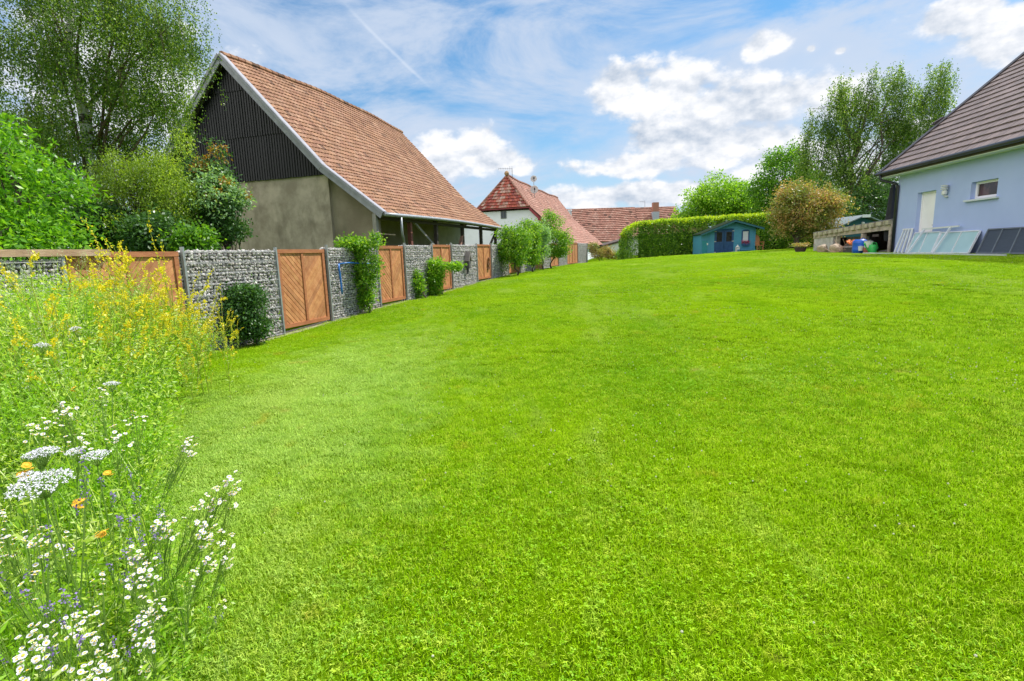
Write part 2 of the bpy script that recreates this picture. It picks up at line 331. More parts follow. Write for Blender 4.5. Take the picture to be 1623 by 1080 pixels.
def scatter(name, pts, srcs, rot, scl, idx, label):
    me = bpy.data.meshes.new(name); me.vertices.add(len(pts)); me.vertices.foreach_set('co', pts.astype(np.float32).ravel())
    for nm, typ, arr in (('rot', 'FLOAT_VECTOR', rot), ('scl', 'FLOAT_VECTOR', scl)):
        a = me.attributes.new(nm, typ, 'POINT'); a.data.foreach_set('vector', arr.astype(np.float32).ravel())
    a = me.attributes.new('idx', 'INT', 'POINT'); a.data.foreach_set('value', idx.astype(np.int32)); me.update()
    me.materials.append(GRASS); me.materials.append(CLOVER)
    o = bpy.data.objects.new(name, me); COL.objects.link(o)
    ng = bpy.data.node_groups.new(name+'_nodes', 'GeometryNodeTree'); ng.interface.new_socket('Geometry', in_out='INPUT', socket_type='NodeSocketGeometry'); ng.interface.new_socket('Geometry', in_out='OUTPUT', socket_type='NodeSocketGeometry')
    gi = ng.nodes.new('NodeGroupInput'); go = ng.nodes.new('NodeGroupOutput'); ip = ng.nodes.new('GeometryNodeInstanceOnPoints'); jn = ng.nodes.new('GeometryNodeJoinGeometry')
    ng.links.new(gi.outputs[0], ip.inputs['Points'])
    for s_ in reversed(srcs):
        oi = ng.nodes.new('GeometryNodeObjectInfo'); oi.inputs['Object'].default_value = s_; oi.inputs['As Instance'].default_value = True; ng.links.new(oi.outputs['Geometry'], jn.inputs[0])
    ng.links.new(jn.outputs[0], ip.inputs['Instance']); ip.inputs['Pick Instance'].default_value = True
    for nm, typ, sock in (('idx', 'INT', 'Instance Index'), ('rot', 'FLOAT_VECTOR', 'Rotation'), ('scl', 'FLOAT_VECTOR', 'Scale')):
        na = ng.nodes.new('GeometryNodeInputNamedAttribute'); na.data_type = typ; na.inputs['Name'].default_value = nm
        out = [q for q in na.outputs if q.enabled and q.name == 'Attribute'][0]; ng.links.new(out, ip.inputs[sock])
    ng.links.new(ip.outputs[0], go.inputs[0]); md = o.modifiers.new('scatter', 'NODES'); md.node_group = ng
    tag(o, label, 'grass', kind='stuff'); return o
def in_lawn(x, y):
    xl = np.where(y < 10, bed_x(y)-.25, FQ[0]+(y-FQ[1])*.309+.14)
    xr = np.where(y < 19.6, HQ[0]+(y-HQ[1])*.1117-.10, 26)
    xr = np.where((y > 19.6) & (y < 26), HQ[0]+(y-HQ[1])*.1117-.1, xr)
    ok = (x > xl) & (x < xr) & (y > .9) & (np.abs(x) < y*1.12+1.6)
    ok &= ~((y > 36) & (x > 9+(y-42)*.2) & (y > 38+.0*x+np.where(x < 13.5, 3.6, 0)))
    return ok
def lawn():
    T = [tuft('grass_tuft', 600, .24, 0), tuft('grass_tuft', 480, .24, 14), tuft('grass_tuft', 440, .24, 45, .015, .032), tuft('grass_tuft', 640, .24, 6, .015, .034), tuft('grass_tuft', 380, .24, 0, .02, .045, .004)]
    pts = []
    for y0, y1, d, sc in ((.9, 6, .175, 1.), (6, 13, .21, 1.12), (13, 26, .29, 1.4), (26, 56, .45, 1.9)):
        X, Y = np.meshgrid(np.arange(-30, 30, d), np.arange(y0, y1, d)); x = X.ravel()+rng.uniform(-.4, .4, X.size)*d; y = Y.ravel()+rng.uniform(-.4, .4, X.size)*d; k = in_lawn(x, y); x, y = x[k], y[k]
        pts.append(np.c_[x, y, np.full(len(x), sc)])
    p = np.concatenate(pts); x, y, sc = p.T; z = gz(x, y)+.001
    n = len(x); rot = np.c_[rng.normal(size=n)*.03, rng.normal(size=n)*.03, rng.random(n)*6.283]
    # clover grows in drifts
    cl = np.sin(x*.9+1.3*np.sin(y*.6))+np.cos(y*.8+x*.35)+.35*(x > .5)+rng.normal(size=n)*.7
    idx = np.where(cl > 1.1, 2, np.where(cl > .2, 1, np.where(rng.random(n) < .12, 4, np.where(rng.random(n) < .5, 3, 0))))
    hs = sc*np.where(idx == 4, .9, rng.uniform(.8, 1.15, n)); zs = np.minimum(hs, 1.35)*rng.uniform(.65, 1.15, n)*(1+.2*np.sin(x*5.1+2*np.sin(y*3.3))*np.sin(y*4.7+x))
    print('lawn tufts', n)
    scatter('lawn_grass', np.c_[x, y, z], T, rot, np.c_[hs, hs, zs], idx, 'short mown green lawn with clover covering the sloping garden')
    # white clover heads
    c = MB(); cnt = 0
    for _ in range(26000):
        yy = .9+random.random()**.8*22; xx = random.uniform(-6, 13)
        if not in_lawn(np.array(xx), np.array(yy)) or xx < bed_x(yy)+.4: continue
        dn = math.sin(xx*1.3+yy)*math.cos(yy*.7)+.5*(xx > 1)
        if random.random() > .06+.5*max(0, dn-.2): continue
        r = random.uniform(.0035, .0065); zc = g1(xx, yy)+random.uniform(.028, .045); cnt += 1
        c.lathe([(r*.5, -r*.8), (r, -.2*r), (r*.9, .4*r), (r*.3, .9*r)], (xx, yy, zc), 6)
    o = c.build('clover_flowers', pm('clover_white', (.40, .42, .28), (.55, .54, .42), sc=200)); tag(o, 'tiny white clover heads dotted over the lawn', 'clover flowers', kind='stuff')
    print('clover', cnt)
lawn()

# ------------------------------------------------------------------ shared materials
CLAY = pm('clay_tile', (.85, .85, .85), (1.1, 1.1, 1.1), sc=9, tint=True, rough=.85, bump=.4, bsc=60, c3=(.62, .56, .50), sc3=.9, lo3=.50, hi3=.75, st3=(1, 1.6, .5))
WOODF = pm('stained_fence_wood', (.44, .175, .07), (.58, .27, .12), sc=4, st=(1, 1.6, 1.6), det=8, rough=.6, bump=.2, bsc=25, tint=True, c3=(.30, .12, .045), sc3=6, lo3=.62, hi3=.8)
FRAMEW = pm('stained_frame_wood', (.34, .12, .05), (.45, .175, .075), sc=3, st=(1, 1, 5), rough=.6, bump=.25, bsc=20)
STONE = pm('broken_limestone', (.9, .9, .9), (1.1, 1.1, 1.1), sc=20, tint=True, rough=.9, bump=.5, bsc=50)
GALV = pm('galvanised_steel', (.30, .32, .34), (.40, .42, .44), sc=8, rough=.5, metal=.5)
WIRE = pm('dull_wire', (.30, .31, .32), (.40, .41, .42), sc=8, rough=.6, metal=.3)
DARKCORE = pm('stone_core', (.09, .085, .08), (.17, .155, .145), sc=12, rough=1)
BARKW = pm('birch_bark', (.62, .60, .56), (.72, .70, .66), sc=3, rough=.85, c3=(.06, .05, .045), sc3=2.0, lo3=.50, hi3=.56, st3=(1, 1, 3.5), bump=.4, bsc=12)
BARK = pm('brown_bark', (.075, .055, .04), (.13, .10, .075), sc=5, st=(3, 3, .6), rough=.95, bump=.7, bsc=14)
TWIG = pm('twig_bark', (.10, .065, .045), (.16, .10, .07), sc=8, rough=.9)

# ------------------------------------------------------------------ roof tiles
def tint_clay(kind):
    r = random.random()
    if kind == 'barn': base = [(.31, .155, .082), (.33, .17, .09), (.295, .145, .075), (.35, .195, .115), (.27, .125, .07), (.315, .16, .095)]
    elif kind == 'hip': base = [(.36, .075, .05), (.44, .12, .08), (.46, .24, .18), (.27, .07, .06), (.40, .14, .10), (.40, .09, .055), (.50, .32, .25)]
    elif kind == 'far': base = [(.37, .18, .13), (.39, .20, .15), (.35, .165, .12), (.41, .23, .175), (.33, .15, .11)]
    else: base = [(.16, .118, .11), (.165, .123, .114), (.15, .112, .105), (.18, .134, .124)]
    c = random.choice(base); k = random.uniform(.85, 1.15)
    if kind in ('barn', 'far') and r < .03: c = tuple(x*.45 for x in c)
    return tuple(x*k for x in c)
def tiles(mb, P00, P10, P01, P11, w, h, nor, kind, th=.03, warp=None, roll=True):
    """rows of lapped tiles over the quad P00-P10 (eave) P01-P11 (upper edge)"""
    P00, P10, P01, P11 = [np.array(p, float) for p in (P00, P10, P01, P11)]; nor = np.array(nor, float); nor /= np.linalg.norm(nor)
    H = np.linalg.norm((P01+P11-P00-P10)/2); nr = max(1, round(H/h))
    W_ = lambda p: p if warp is None else p+np.array(warp(p))
    for i in range(nr):
        va, vb = i/nr, min(1, (i+1.12)/nr); La = P00+(P01-P00)*va; Ra = P10+(P11-P10)*va; Lb = P00+(P01-P00)*vb; Rb = P10+(P11-P10)*vb
        ln = np.linalg.norm(Ra-La); 
        if ln < .03: continue
        n = max(1, int(ln/w)); off = (w/2 if i % 2 else 0); edges = [0]+[e for e in np.arange(off if off else w, ln, w) if e < ln-.02]+[ln]
        for a, b in zip(edges[:-1], edges[1:]):
            if b-a < .01: continue
            g = min(.008, (b-a)*.1); fa, fb = (a+g)/ln, (b-g)/ln; j = random.uniform(-.006, .006); k2 = random.uniform(-.006, .006)
            q0 = La+(Ra-La)*fa; q1 = La+(Ra-La)*fb; q2 = Lb+(Rb-Lb)*fb; q3 = Lb+(Rb-Lb)*fa; t = tint_clay(kind)
            u0 = q0+nor*(th*1.5+j); u1 = q1+nor*(th*1.5+k2); u2 = q2+nor*.012; u3 = q3+nor*.012; d0 = q0+nor*(th*.4); d1 = q1+nor*(th*.4)
            if roll and b-a > w*.6:
                m0 = (u0+u1)/2+nor*.012; m3 = (u2+u3)/2+nor*.012; vs = [W_(p) for p in (u0, m0, u1, u2, m3, u3, d0, d1)]
                mb.add(vs, [(0, 1, 4, 5), (1, 2, 3, 4), (6, 7, 2, 1, 0), (6, 0, 5), (7, 3, 2)], 0, t)
            else:
                mb.add([W_(p) for p in (u0, u1, u2, u3, d0, d1)], [(0, 1, 2, 3), (4, 5, 1, 0), (4, 0, 3), (5, 2, 1)], 0, t)
def ridge_caps(mb, A0, A1, r, step, kind, warp=None):
    A0 = np.array(A0, float); A1 = np.array(A1, float); n = max(1, round(np.linalg.norm(A1-A0)/step)); d = (A1-A0)/n
    for i in range(n):
        p = A0+d*i; q = A0+d*(i+1.06)
        if warp: p = p+np.array(warp(p)); q = q+np.array(warp(q))
        mb.tube([p, q], [r*1.1, r*.92], 8, 0, True, tint_clay(kind))

# ------------------------------------------------------------------ barn
def barn():
    root = empty('barn', (-4.77, 20, 0), FROT); tag(root, 'large old barn with steep red tiled roof, black gable cladding and grey rendered wall', 'barn')
    L_ = 14.6; warp = lambda p: (0, 0, .20*math.sin(math.pi*min(1, max(0, p[1]/L_)))*min(1, max(0, (p[2]-3)/5))+.02*math.sin(p[1]*1.3)*(p[2] > 3.5)+.07*math.sin(math.pi*min(1, max(0, p[1]/L_))))
    E0, K0, R0_ = (0.08, 3.36), (-2.43, 5.26), (-6.68, 9.78); LE = (-13.4, 3.0)
    rb = MB()
    def P(q, s): return (q[0], s, q[1])
    n1 = (E0[0]-K0[0], 0, 0); nl = np.array([K0[1]-E0[1], 0, E0[0]-K0[0]]); nu = np.array([R0_[1]-K0[1], 0, K0[0]-R0_[0]]); nL = np.array([-(R0_[1]-LE[1]), 0, R0_[0]-LE[0]])
    for a, b, nn in ((E0, K0, nl), (K0, R0_, nu)):
        tiles(rb, P(a, 0), P(a, L_), P(b, 0), P(b, L_), .20, .27, nn, 'barn', warp=warp)
    tiles(rb, P(LE, L_), P(LE, 0), P(R0_, L_), P(R0_, 0), .4, .35, nL, 'barn', warp=warp)
    ridge_caps(rb, P((R0_[0], R0_[1]+.03), .1), P((R0_[0], R0_[1]+.03), L_), .12, .38, 'barn', warp)
    r = rb.build('roof', CLAY, root)
    dk = MB()   # boarding under the tiles
    pr = [(E0[0]-.03, E0[1]-.02), (K0[0], K0[1]-.03), (R0_[0], R0_[1]-.04), (LE[0], LE[1]-.03), (LE[0]+.1, LE[1]-.16), (R0_[0], R0_[1]-.2), (K0[0]-.05, K0[1]-.17), (E0[0]-.12, E0[1]-.13)]
    for y in np.linspace(.04, L_-.05, 11)[:-1]:
        y2 = y+(L_-.09)/10; q0 = [(a, y, b+warp((a, y, b))[2]) for a, b in pr]; q1 = [(a, y2, b+warp((a, y2, b))[2]) for a, b in pr]; n = len(pr)
        dk.add(q0+q1, [(i, (i+1) % n, (i+1) % n+n, i+n) for i in range(n)]+([tuple(range(n))[::-1]] if y < .1 else [])+([tuple(range(n, 2*n))] if y2 > L_-.1 else []))
    dk.build('roof_boarding', pm('dark_boards', (.055, .045, .038), (.09, .075, .06), sc=4, st=(6, 1, 6)), root)
    # barge boards (grey painted) on the gable edge
    bg = MB(); gm = pm('grey_painted_timber', (.27, .27, .31), (.35, .35, .39), sc=4, rough=.7, c3=(.19, .185, .19), sc3=5, lo3=.6, hi3=.8)
    for a, b, sgn in ((E0, K0, 1), (K0, R0_, 1), (LE, R0_, -1)):
        a = np.array((a[0], -.03, a[1]-.02)); b = np.array((b[0], -.03, b[1]-.02)); d = (b-a)/np.linalg.norm(b-a); up = np.cross(d, (0, 1, 0)); up = up if up[2] > 0 else -up
        bg.prism([a-up*.20, b-up*.20, b-up*.0, a-up*.0], (0, .05, 0)); bg.prism([a-up*.02, b-up*.02, b+up*.09, a+up*.09], (0, -.04, 0))
        bg.prism([a+up*.065-np.array((0, .0, 0)), b+up*.065, b+up*.10, a+up*.10], (0, .22, 0))
    bg.build('barge_board', gm, root)
    # gable wall
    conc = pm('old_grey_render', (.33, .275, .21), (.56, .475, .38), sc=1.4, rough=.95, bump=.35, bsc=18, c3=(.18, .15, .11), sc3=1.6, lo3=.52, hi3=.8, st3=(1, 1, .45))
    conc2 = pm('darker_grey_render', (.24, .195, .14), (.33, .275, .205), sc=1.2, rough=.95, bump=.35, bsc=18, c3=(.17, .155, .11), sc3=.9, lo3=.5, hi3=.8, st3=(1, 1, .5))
    w = MB(); w.box(-12.6, -2.5, .42, .70, -.4, 5.06); wl = w.build('gable_wall', conc, root)
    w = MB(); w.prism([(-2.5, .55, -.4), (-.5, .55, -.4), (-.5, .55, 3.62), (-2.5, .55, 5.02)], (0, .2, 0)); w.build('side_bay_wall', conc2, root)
    ck = MB()   # crack in the render
    pts = [(-7.05, 4.95), (-7.0, 4.5), (-7.09, 4.1), (-7.05, 3.7), (-7.16, 3.2), (-7.12, 2.7), (-7.2, 2.3), (-7.12, 1.9), (-7.05, 1.5)]
    for a, b in zip(pts[:-1], pts[1:]): ck.bar((a[0], .418, a[1]), (b[0], .418, b[1]), .008, .034, (1, 0, 0))
    ck.build('crack', pm('dark_crack', (.05, .045, .04), (.07, .065, .06)), wl)
    # inner long wall, back wall and far gable
    w = MB(); w.box(-2.75, -2.5, .75, 10.4, -.4, 5.0); w.build('inner_wall', conc2, root)  # shade on this stretch is put into the darker colour
    w = MB(); w.box(-2.75, -2.5, 10.4, 14.1, -.4, 5.0); w.build('inner_wall', pm('lit_wall_render', (.42, .37, .29), (.50, .45, .36), sc=1.5, bump=.2, bsc=20, c3=(.3, .27, .2), sc3=2), root)  # same wall farther on: its lit look is put into the paler colour
    w = MB(); w.prism([(-12.6, 14.1, -.4), (-2.75, 14.1, -.4), (-2.75, 14.1, 5.0), (-6.68, 14.1, 9.4), (-12.6, 14.1, 3.5)], (0, .2, 0)); w.build('far_gable_wall', conc, root)
    w = MB(); w.box(-12.8, -12.6, .42, 14.1, -.4, 3.4); w.build('back_wall', conc, root)
    # black profiled cladding in three tiers
    black = pm('black_cladding', (.005, .0055, .007), (.012, .013, .016), sc=6, st=(6, 1, .6), rough=.55, c3=(.034, .036, .042), sc3=5, lo3=.6, hi3=.9, st3=(8, 1, .5))
    def roofz(x): return np.interp(x, [LE[0], R0_[0], K0[0], E0[0]], [LE[1], R0_[1], K0[1], E0[1]])-.12
    for z0, z1, dy in ((4.98, 6.74, 0.0), (6.70, 8.52, -.03), (8.48, 9.75, -.06)):
        c = MB(); x = -12.6; p = .125
        while x < -2.52:
            x2 = min(x+p, -2.52); a = min(z1, roofz(x)); b = min(z1, roofz(x2)); a2 = min(z1, roofz(x+.04)); 
            if max(a, b) > z0+.02:
                a = max(a, z0+.01); b = max(b, z0+.01); a2 = max(a2, z0+.01); y = .36+dy; dz = random.uniform(-.012, .012); yy = random.uniform(-.005, .005)
                c.prism([(x, y-.02+yy, z0+dz), (x+.045, y-.02+yy, z0+dz), (x+.045, y-.02+yy, a2), (x, y-.02+yy, a)], (0, .03, 0))
                c.prism([(x+.045, y+.006, z0+dz), (x2, y+.006, z0+dz), (x2, y+.006, b), (x+.045, y+.006, a2)], (0, .02, 0))
            x = x2
        c.build('cladding', black, root)
    # posts, braces under the eave
    tw = pm('weathered_timber', (.06, .045, .035), (.10, .08, .06), sc=5, st=(6, 6, 1), rough=.9); tg = pm('grey_timber', (.24, .22, .19), (.33, .31, .27), sc=5, st=(6, 6, 1)); tr = pm('red_brown_timber', (.17, .06, .04), (.24, .09, .06), sc=5, st=(6, 6, 1))
    for s, m in ((.05, tg), (2.77, tr), (5.38, tw), (8.71, tw), (11.56, tw), (14.23, tw)):
        p = MB(); zb = g1(*(np.array([-4.77, 20])+FA*s-FN*.3)); p.box(-.38, -.22, s-.08, s+.08, zb-.1, 3.36); p.build('post', m, root)
    b = MB(); b.bar((-.3, 3.1, 3.25), (-.3, 5.3, 2.1), .07, .1); b.build('brace', tg, root)
    b = MB(); b.bar((-.3, 8.1, 2.0), (-.3, 8.65, 2.7), .14, .14); b.build('brace', pm('pale_red_timber', (.32, .17, .12), (.42, .24, .18)), root)
    b = MB(); b.bar((-.3, 12.6, 1.9), (-.3, 14.1, 2.95), .1, .12); b.build('brace', tw, root)
    b = MB(); b.box(-.40, -.20, 0.1, 14.5, 3.16, 3.28); b.build('wall_plate', tw, root)
    b = MB(); b.bar((-.28, .1, 2.62), (-.2, 1.3, 2.60), .04, .04); b.build('cross_bar', pm('pale_wood', (.42, .3, .18), (.5, .38, .24)), root)
    g = MB(); n = 15
    g.tube([(.17, -.02+i*(L_+.02)/n, 3.31+.09*math.sin(math.pi*i/n)) for i in range(n+1)], .075, 10); g.build('gutter', GALV, root, smooth=True)
    d = MB(); d.tube([(.17, 1.2, 3.3), (.17, 1.2, 2.62), (.12, 1.35, 2.5), (-.08, 1.78, 2.25), (-.1, 1.85, 2.15), (-.1, 1.85, .2)], .05, 10); d.build('downpipe', GALV, root, smooth=True)
barn()

# ------------------------------------------------------------------ gabion and panel fence
def clip(poly, x0, x1, y0, y1):
    def c(ps, ax, v, s):
        o = []
        for i in range(len(ps)):
            a, b = ps[i], ps[(i+1) % len(ps)]; da, db = (a[ax]-v)*s, (b[ax]-v)*s
            if da >= 0: o.append(a)
            if da*db < 0: t = da/(da-db); o.append((a[0]+(b[0]-a[0])*t, a[1]+(b[1]-a[1])*t))
        return o
    for ax, v, s in ((0, x0, 1), (0, x1, -1), (1, y0, 1), (1, y1, -1)):
        poly = c(poly, ax, v, s)
        if len(poly) < 3: return []
    return poly
_t = (1+5**.5)/2
ICO = unit(np.array([(-1, _t, 0), (1, _t, 0), (-1, -_t, 0), (1, -_t, 0), (0, -1, _t), (0, 1, _t), (0, -1, -_t), (0, 1, -_t), (_t, 0, -1), (_t, 0, 1), (-_t, 0, -1), (-_t, 0, 1)], float))
ICF = [(0, 11, 5), (0, 5, 1), (0, 1, 7), (0, 7, 10), (0, 10, 11), (1, 5, 9), (5, 11, 4), (11, 10, 2), (10, 7, 6), (7, 1, 8), (3, 9, 4), (3, 4, 2), (3, 2, 6), (3, 6, 8), (3, 8, 9), (4, 9, 5), (2, 4, 11), (6, 2, 10), (8, 6, 7), (9, 8, 1)]
def stone(mb, c, sx, sy, sz, tint):
    v = ICO*rng.uniform(.72, 1.25, (12, 1)); q = rng.normal(size=(3, 3)); q, _ = np.linalg.qr(q); v = (v*np.array([1, .85, .6])) @ q
    v = v*np.array([sx, sy, sz])+np.array(c); mb.add(v, ICF, 0, tint)
def stone_tint():
    k0 = 1.45; b = random.choice([(.36, .33, .31), (.43, .39, .365), (.50, .455, .425), (.30, .28, .275), (.56, .52, .49), (.40, .345, .315), (.24, .225, .225)]); k = random.uniform(.85, 1.15); k = (k-1)*.6+1; return tuple(min(.8, (x*.75+.095)*k*k0*.93) for x in b)
TOPS = [-10, -2.3, 0, 1.7, 4.1, 5.7, 7.8, 9.5, 12.4, 14.3, 17, 25, 33.4, 38.7, 45]; TOPZ = [1.86, 1.93, 1.95, 1.96, 2.05, 2.07, 2.12, 2.12, 2.17, 2.17, 2.2, 2.3, 2.47, 2.5, 2.52]
def ftop(s): return float(np.interp(s, TOPS, TOPZ))
def gabion(s0, s1, label, top=None):
    P = fpt(s0); root = empty('gabion_wall', (P[0], P[1], 0), FROT); tag(root, label, 'gabion wall', 'stone gabion sections of the garden wall')
    L_ = s1-s0; zt = (top or ftop((s0+s1)/2)); zb = lambda s: g1(*fpt(s0+s, 0))-.03
    far = max(0, (s0-5)/40); sp = .066+.055*far; st = MB()
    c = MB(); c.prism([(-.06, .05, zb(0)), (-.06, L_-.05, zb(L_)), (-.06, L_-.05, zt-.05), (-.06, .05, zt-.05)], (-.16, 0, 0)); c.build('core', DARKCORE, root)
    zmin = min(zb(0), zb(L_)); r = 0; z = zmin+.02
    while z < zt-.02:
        y = .03+(sp*.5 if r % 2 else 0)*random.random()
        while y < L_-.02:
            if z > zb(y)-.03:
                stone(st, (random.uniform(-.045, -.015), y+random.uniform(-.012, .012), z+random.uniform(-.012, .012)), .04, sp*random.uniform(.42, .62), sp*random.uniform(.48, .72), stone_tint())
                if z > zt-sp*1.3: stone(st, (random.uniform(-.2, -.08), y, zt-.03+random.uniform(-.02, .01)), .06, sp*.55, sp*.5, stone_tint())
            y += sp*random.uniform(.72, 1.05)
        z += sp*.92; r += 1
    for yy in (.02, L_-.02):   # end faces
        z = zb(yy)+.03
        while z < zt-.02:
            for x in (-.2, -.12): stone(st, (x, yy, z), sp*.6, .03, sp*.6, stone_tint())
            z += sp*.95
    st.build('stone_fill', STONE, root)
    w = MB(); z = zt-.02; rw = .003*(1+.8*far)
    while z > zmin+.05:
        y0 = 0
        for dx in (.0, .018): w.tube([(.012+dx*.6, 0.0, z-dx), (.012+dx*.6, L_, z-dx)], rw, 4)
        z -= .2
    y = .025
    while y < L_: w.bar((.017, y, max(zb(y), zmin)), (.017, y, zt+.01), rw*1.1, rw*1.1, (0, 1, 0)); y += .1 if far < .1 else .2
    w.build('wire_mesh', WIRE, root)
    for yy in (.0, L_):
        p = MB(); p.box(-.03, .03, yy-.02, yy+.02, zb(yy)-.1, zt+.06); p.build('post', GALV, root)
def panel(s0, s1, label, zt=None, lift=.1):
    P = fpt(s0); root = empty('wooden_fence_panel', (P[0], P[1], 0), FROT); tag(root, label, 'fence panel', 'wooden panels of the garden wall')
    L_ = s1-s0; z0 = g1(*fpt((s0+s1)/2))+lift; z1 = zt or ftop((s0+s1)/2); x = -.06; fw = .085; mid = L_/2
    f = MB(); f.box(x-.03, x+.04, .03, .03+fw, z0, z1-fw); f.box(x-.03, x+.04, L_-.03-fw, L_-.03, z0, z1-fw); f.box(x-.035, x+.045, .025, L_-.025, z1-fw, z1)
    f.box(x-.03, x+.042, .03+fw, L_-.03-fw, z0, z0+fw); f.box(x-.025, x+.035, mid-.035, mid+.035, z0+fw, z1-fw); f.build('frame', FRAMEW, root)
    for (a, b, sg) in ((.03+fw, mid-.035, -1), (mid+.035, L_-.03-fw, 1)):
        bd = MB(); za, zb_ = z0+fw, z1-fw; wdt = b-a; hgt = zb_-za; bw = .098; k = -wdt
        while k < hgt+wdt:
            gap = .016 if sg < 0 else .006; w_ = bw*1.35
            # a strip rising (sg=1) or falling (sg=-1) to the right
            if sg > 0: q = [(a-.1, za+k-.1), (b+.1, za+k+wdt+.1), (b+.1, za+k+wdt+w_-gap+.1), (a-.1, za+k+w_-gap-.1)]
            else: q = [(a-.1, za+k+wdt+.1), (b+.1, za+k-.1), (b+.1, za+k+w_-gap-.1), (a-.1, za+k+wdt+w_-gap+.1)]
            q = clip(q, a, b, za, zb_)
            if len(q) > 2:
                t = random.uniform(.8, 1.15); bd.prism([(x-.005+random.uniform(-.003, .003)*1, p[0], p[1]) for p in q], (.018, 0, 0), 0, (t, t*random.uniform(.95, 1.03), t*.97))
            k += w_
        bd.build('board_infill', WOODF, root)
    bk = MB(); bk.box(x-.028, x-.014, .08, L_-.08, z0+.03, z1-.03); bk.build('back_board', pm('dark_back_board', (.06, .03, .018), (.09, .045, .025)) if 'dbb' not in globals() else dbb, root)
dbb = pm('dark_back_board', (.06, .03, .018), (.09, .045, .025))
for a in ((-9.5, -4.25, 'grey gabion section at the far left edge behind the tall wild flowers', 1.82), (-2.32, -.04, 'broad grey gabion section between the two nearest wooden panels, dark shrub at its foot'), (1.73, 4.09, 'grey gabion section carrying the tall climbing shrub and the blue hose'),
          (5.74, 7.78, 'grey gabion section behind the two low leafy shrubs'), (9.54, 12.32, 'grey gabion section with a small dark bird box hung on it'), (14.29, 16.96, 'grey gabion section at the left of the clump of young trees'),
          (19.24, 22.56, 'grey gabion section half hidden behind the stems of the young trees'), (24.64, 27.16, 'grey gabion section seen low between the young tree stems, third of the far ones'), (30.04, 33.36, 'short grey gabion section at the right of the young trees, before the last pair of panels'),
          (38.74, 44.4, 'grey gabion section that ends the wall at its far right')):
    gabion(*a)
for a in ((-4.21, -2.36, 'reddish wooden panel behind the yellow flowers, nearest of all'), (0.0, 1.69, 'wooden panel with diagonal boards, nearest that stands clear of plants'), (4.13, 5.70, 'wooden panel with diagonal boards directly right of the tall climbing shrub'),
          (7.82, 9.50, 'wooden panel with diagonal boards partly behind the low leafy shrub'), (12.36, 14.25, 'wooden panel with a small ornament on it, right of the bird box'), (17.0, 19.2, 'low visible wooden panel behind the leftmost young tree'),
          (22.6, 24.6, 'wooden panel seen between the stems of the young trees'), (27.2, 30.0, 'wooden panel behind the rightmost young tree'), (33.4, 36.0, 'orange wooden panel, left one of the last two at the far end'), (36.05, 38.7, 'orange wooden panel, last one before the end of the wall')):
    panel(*a)
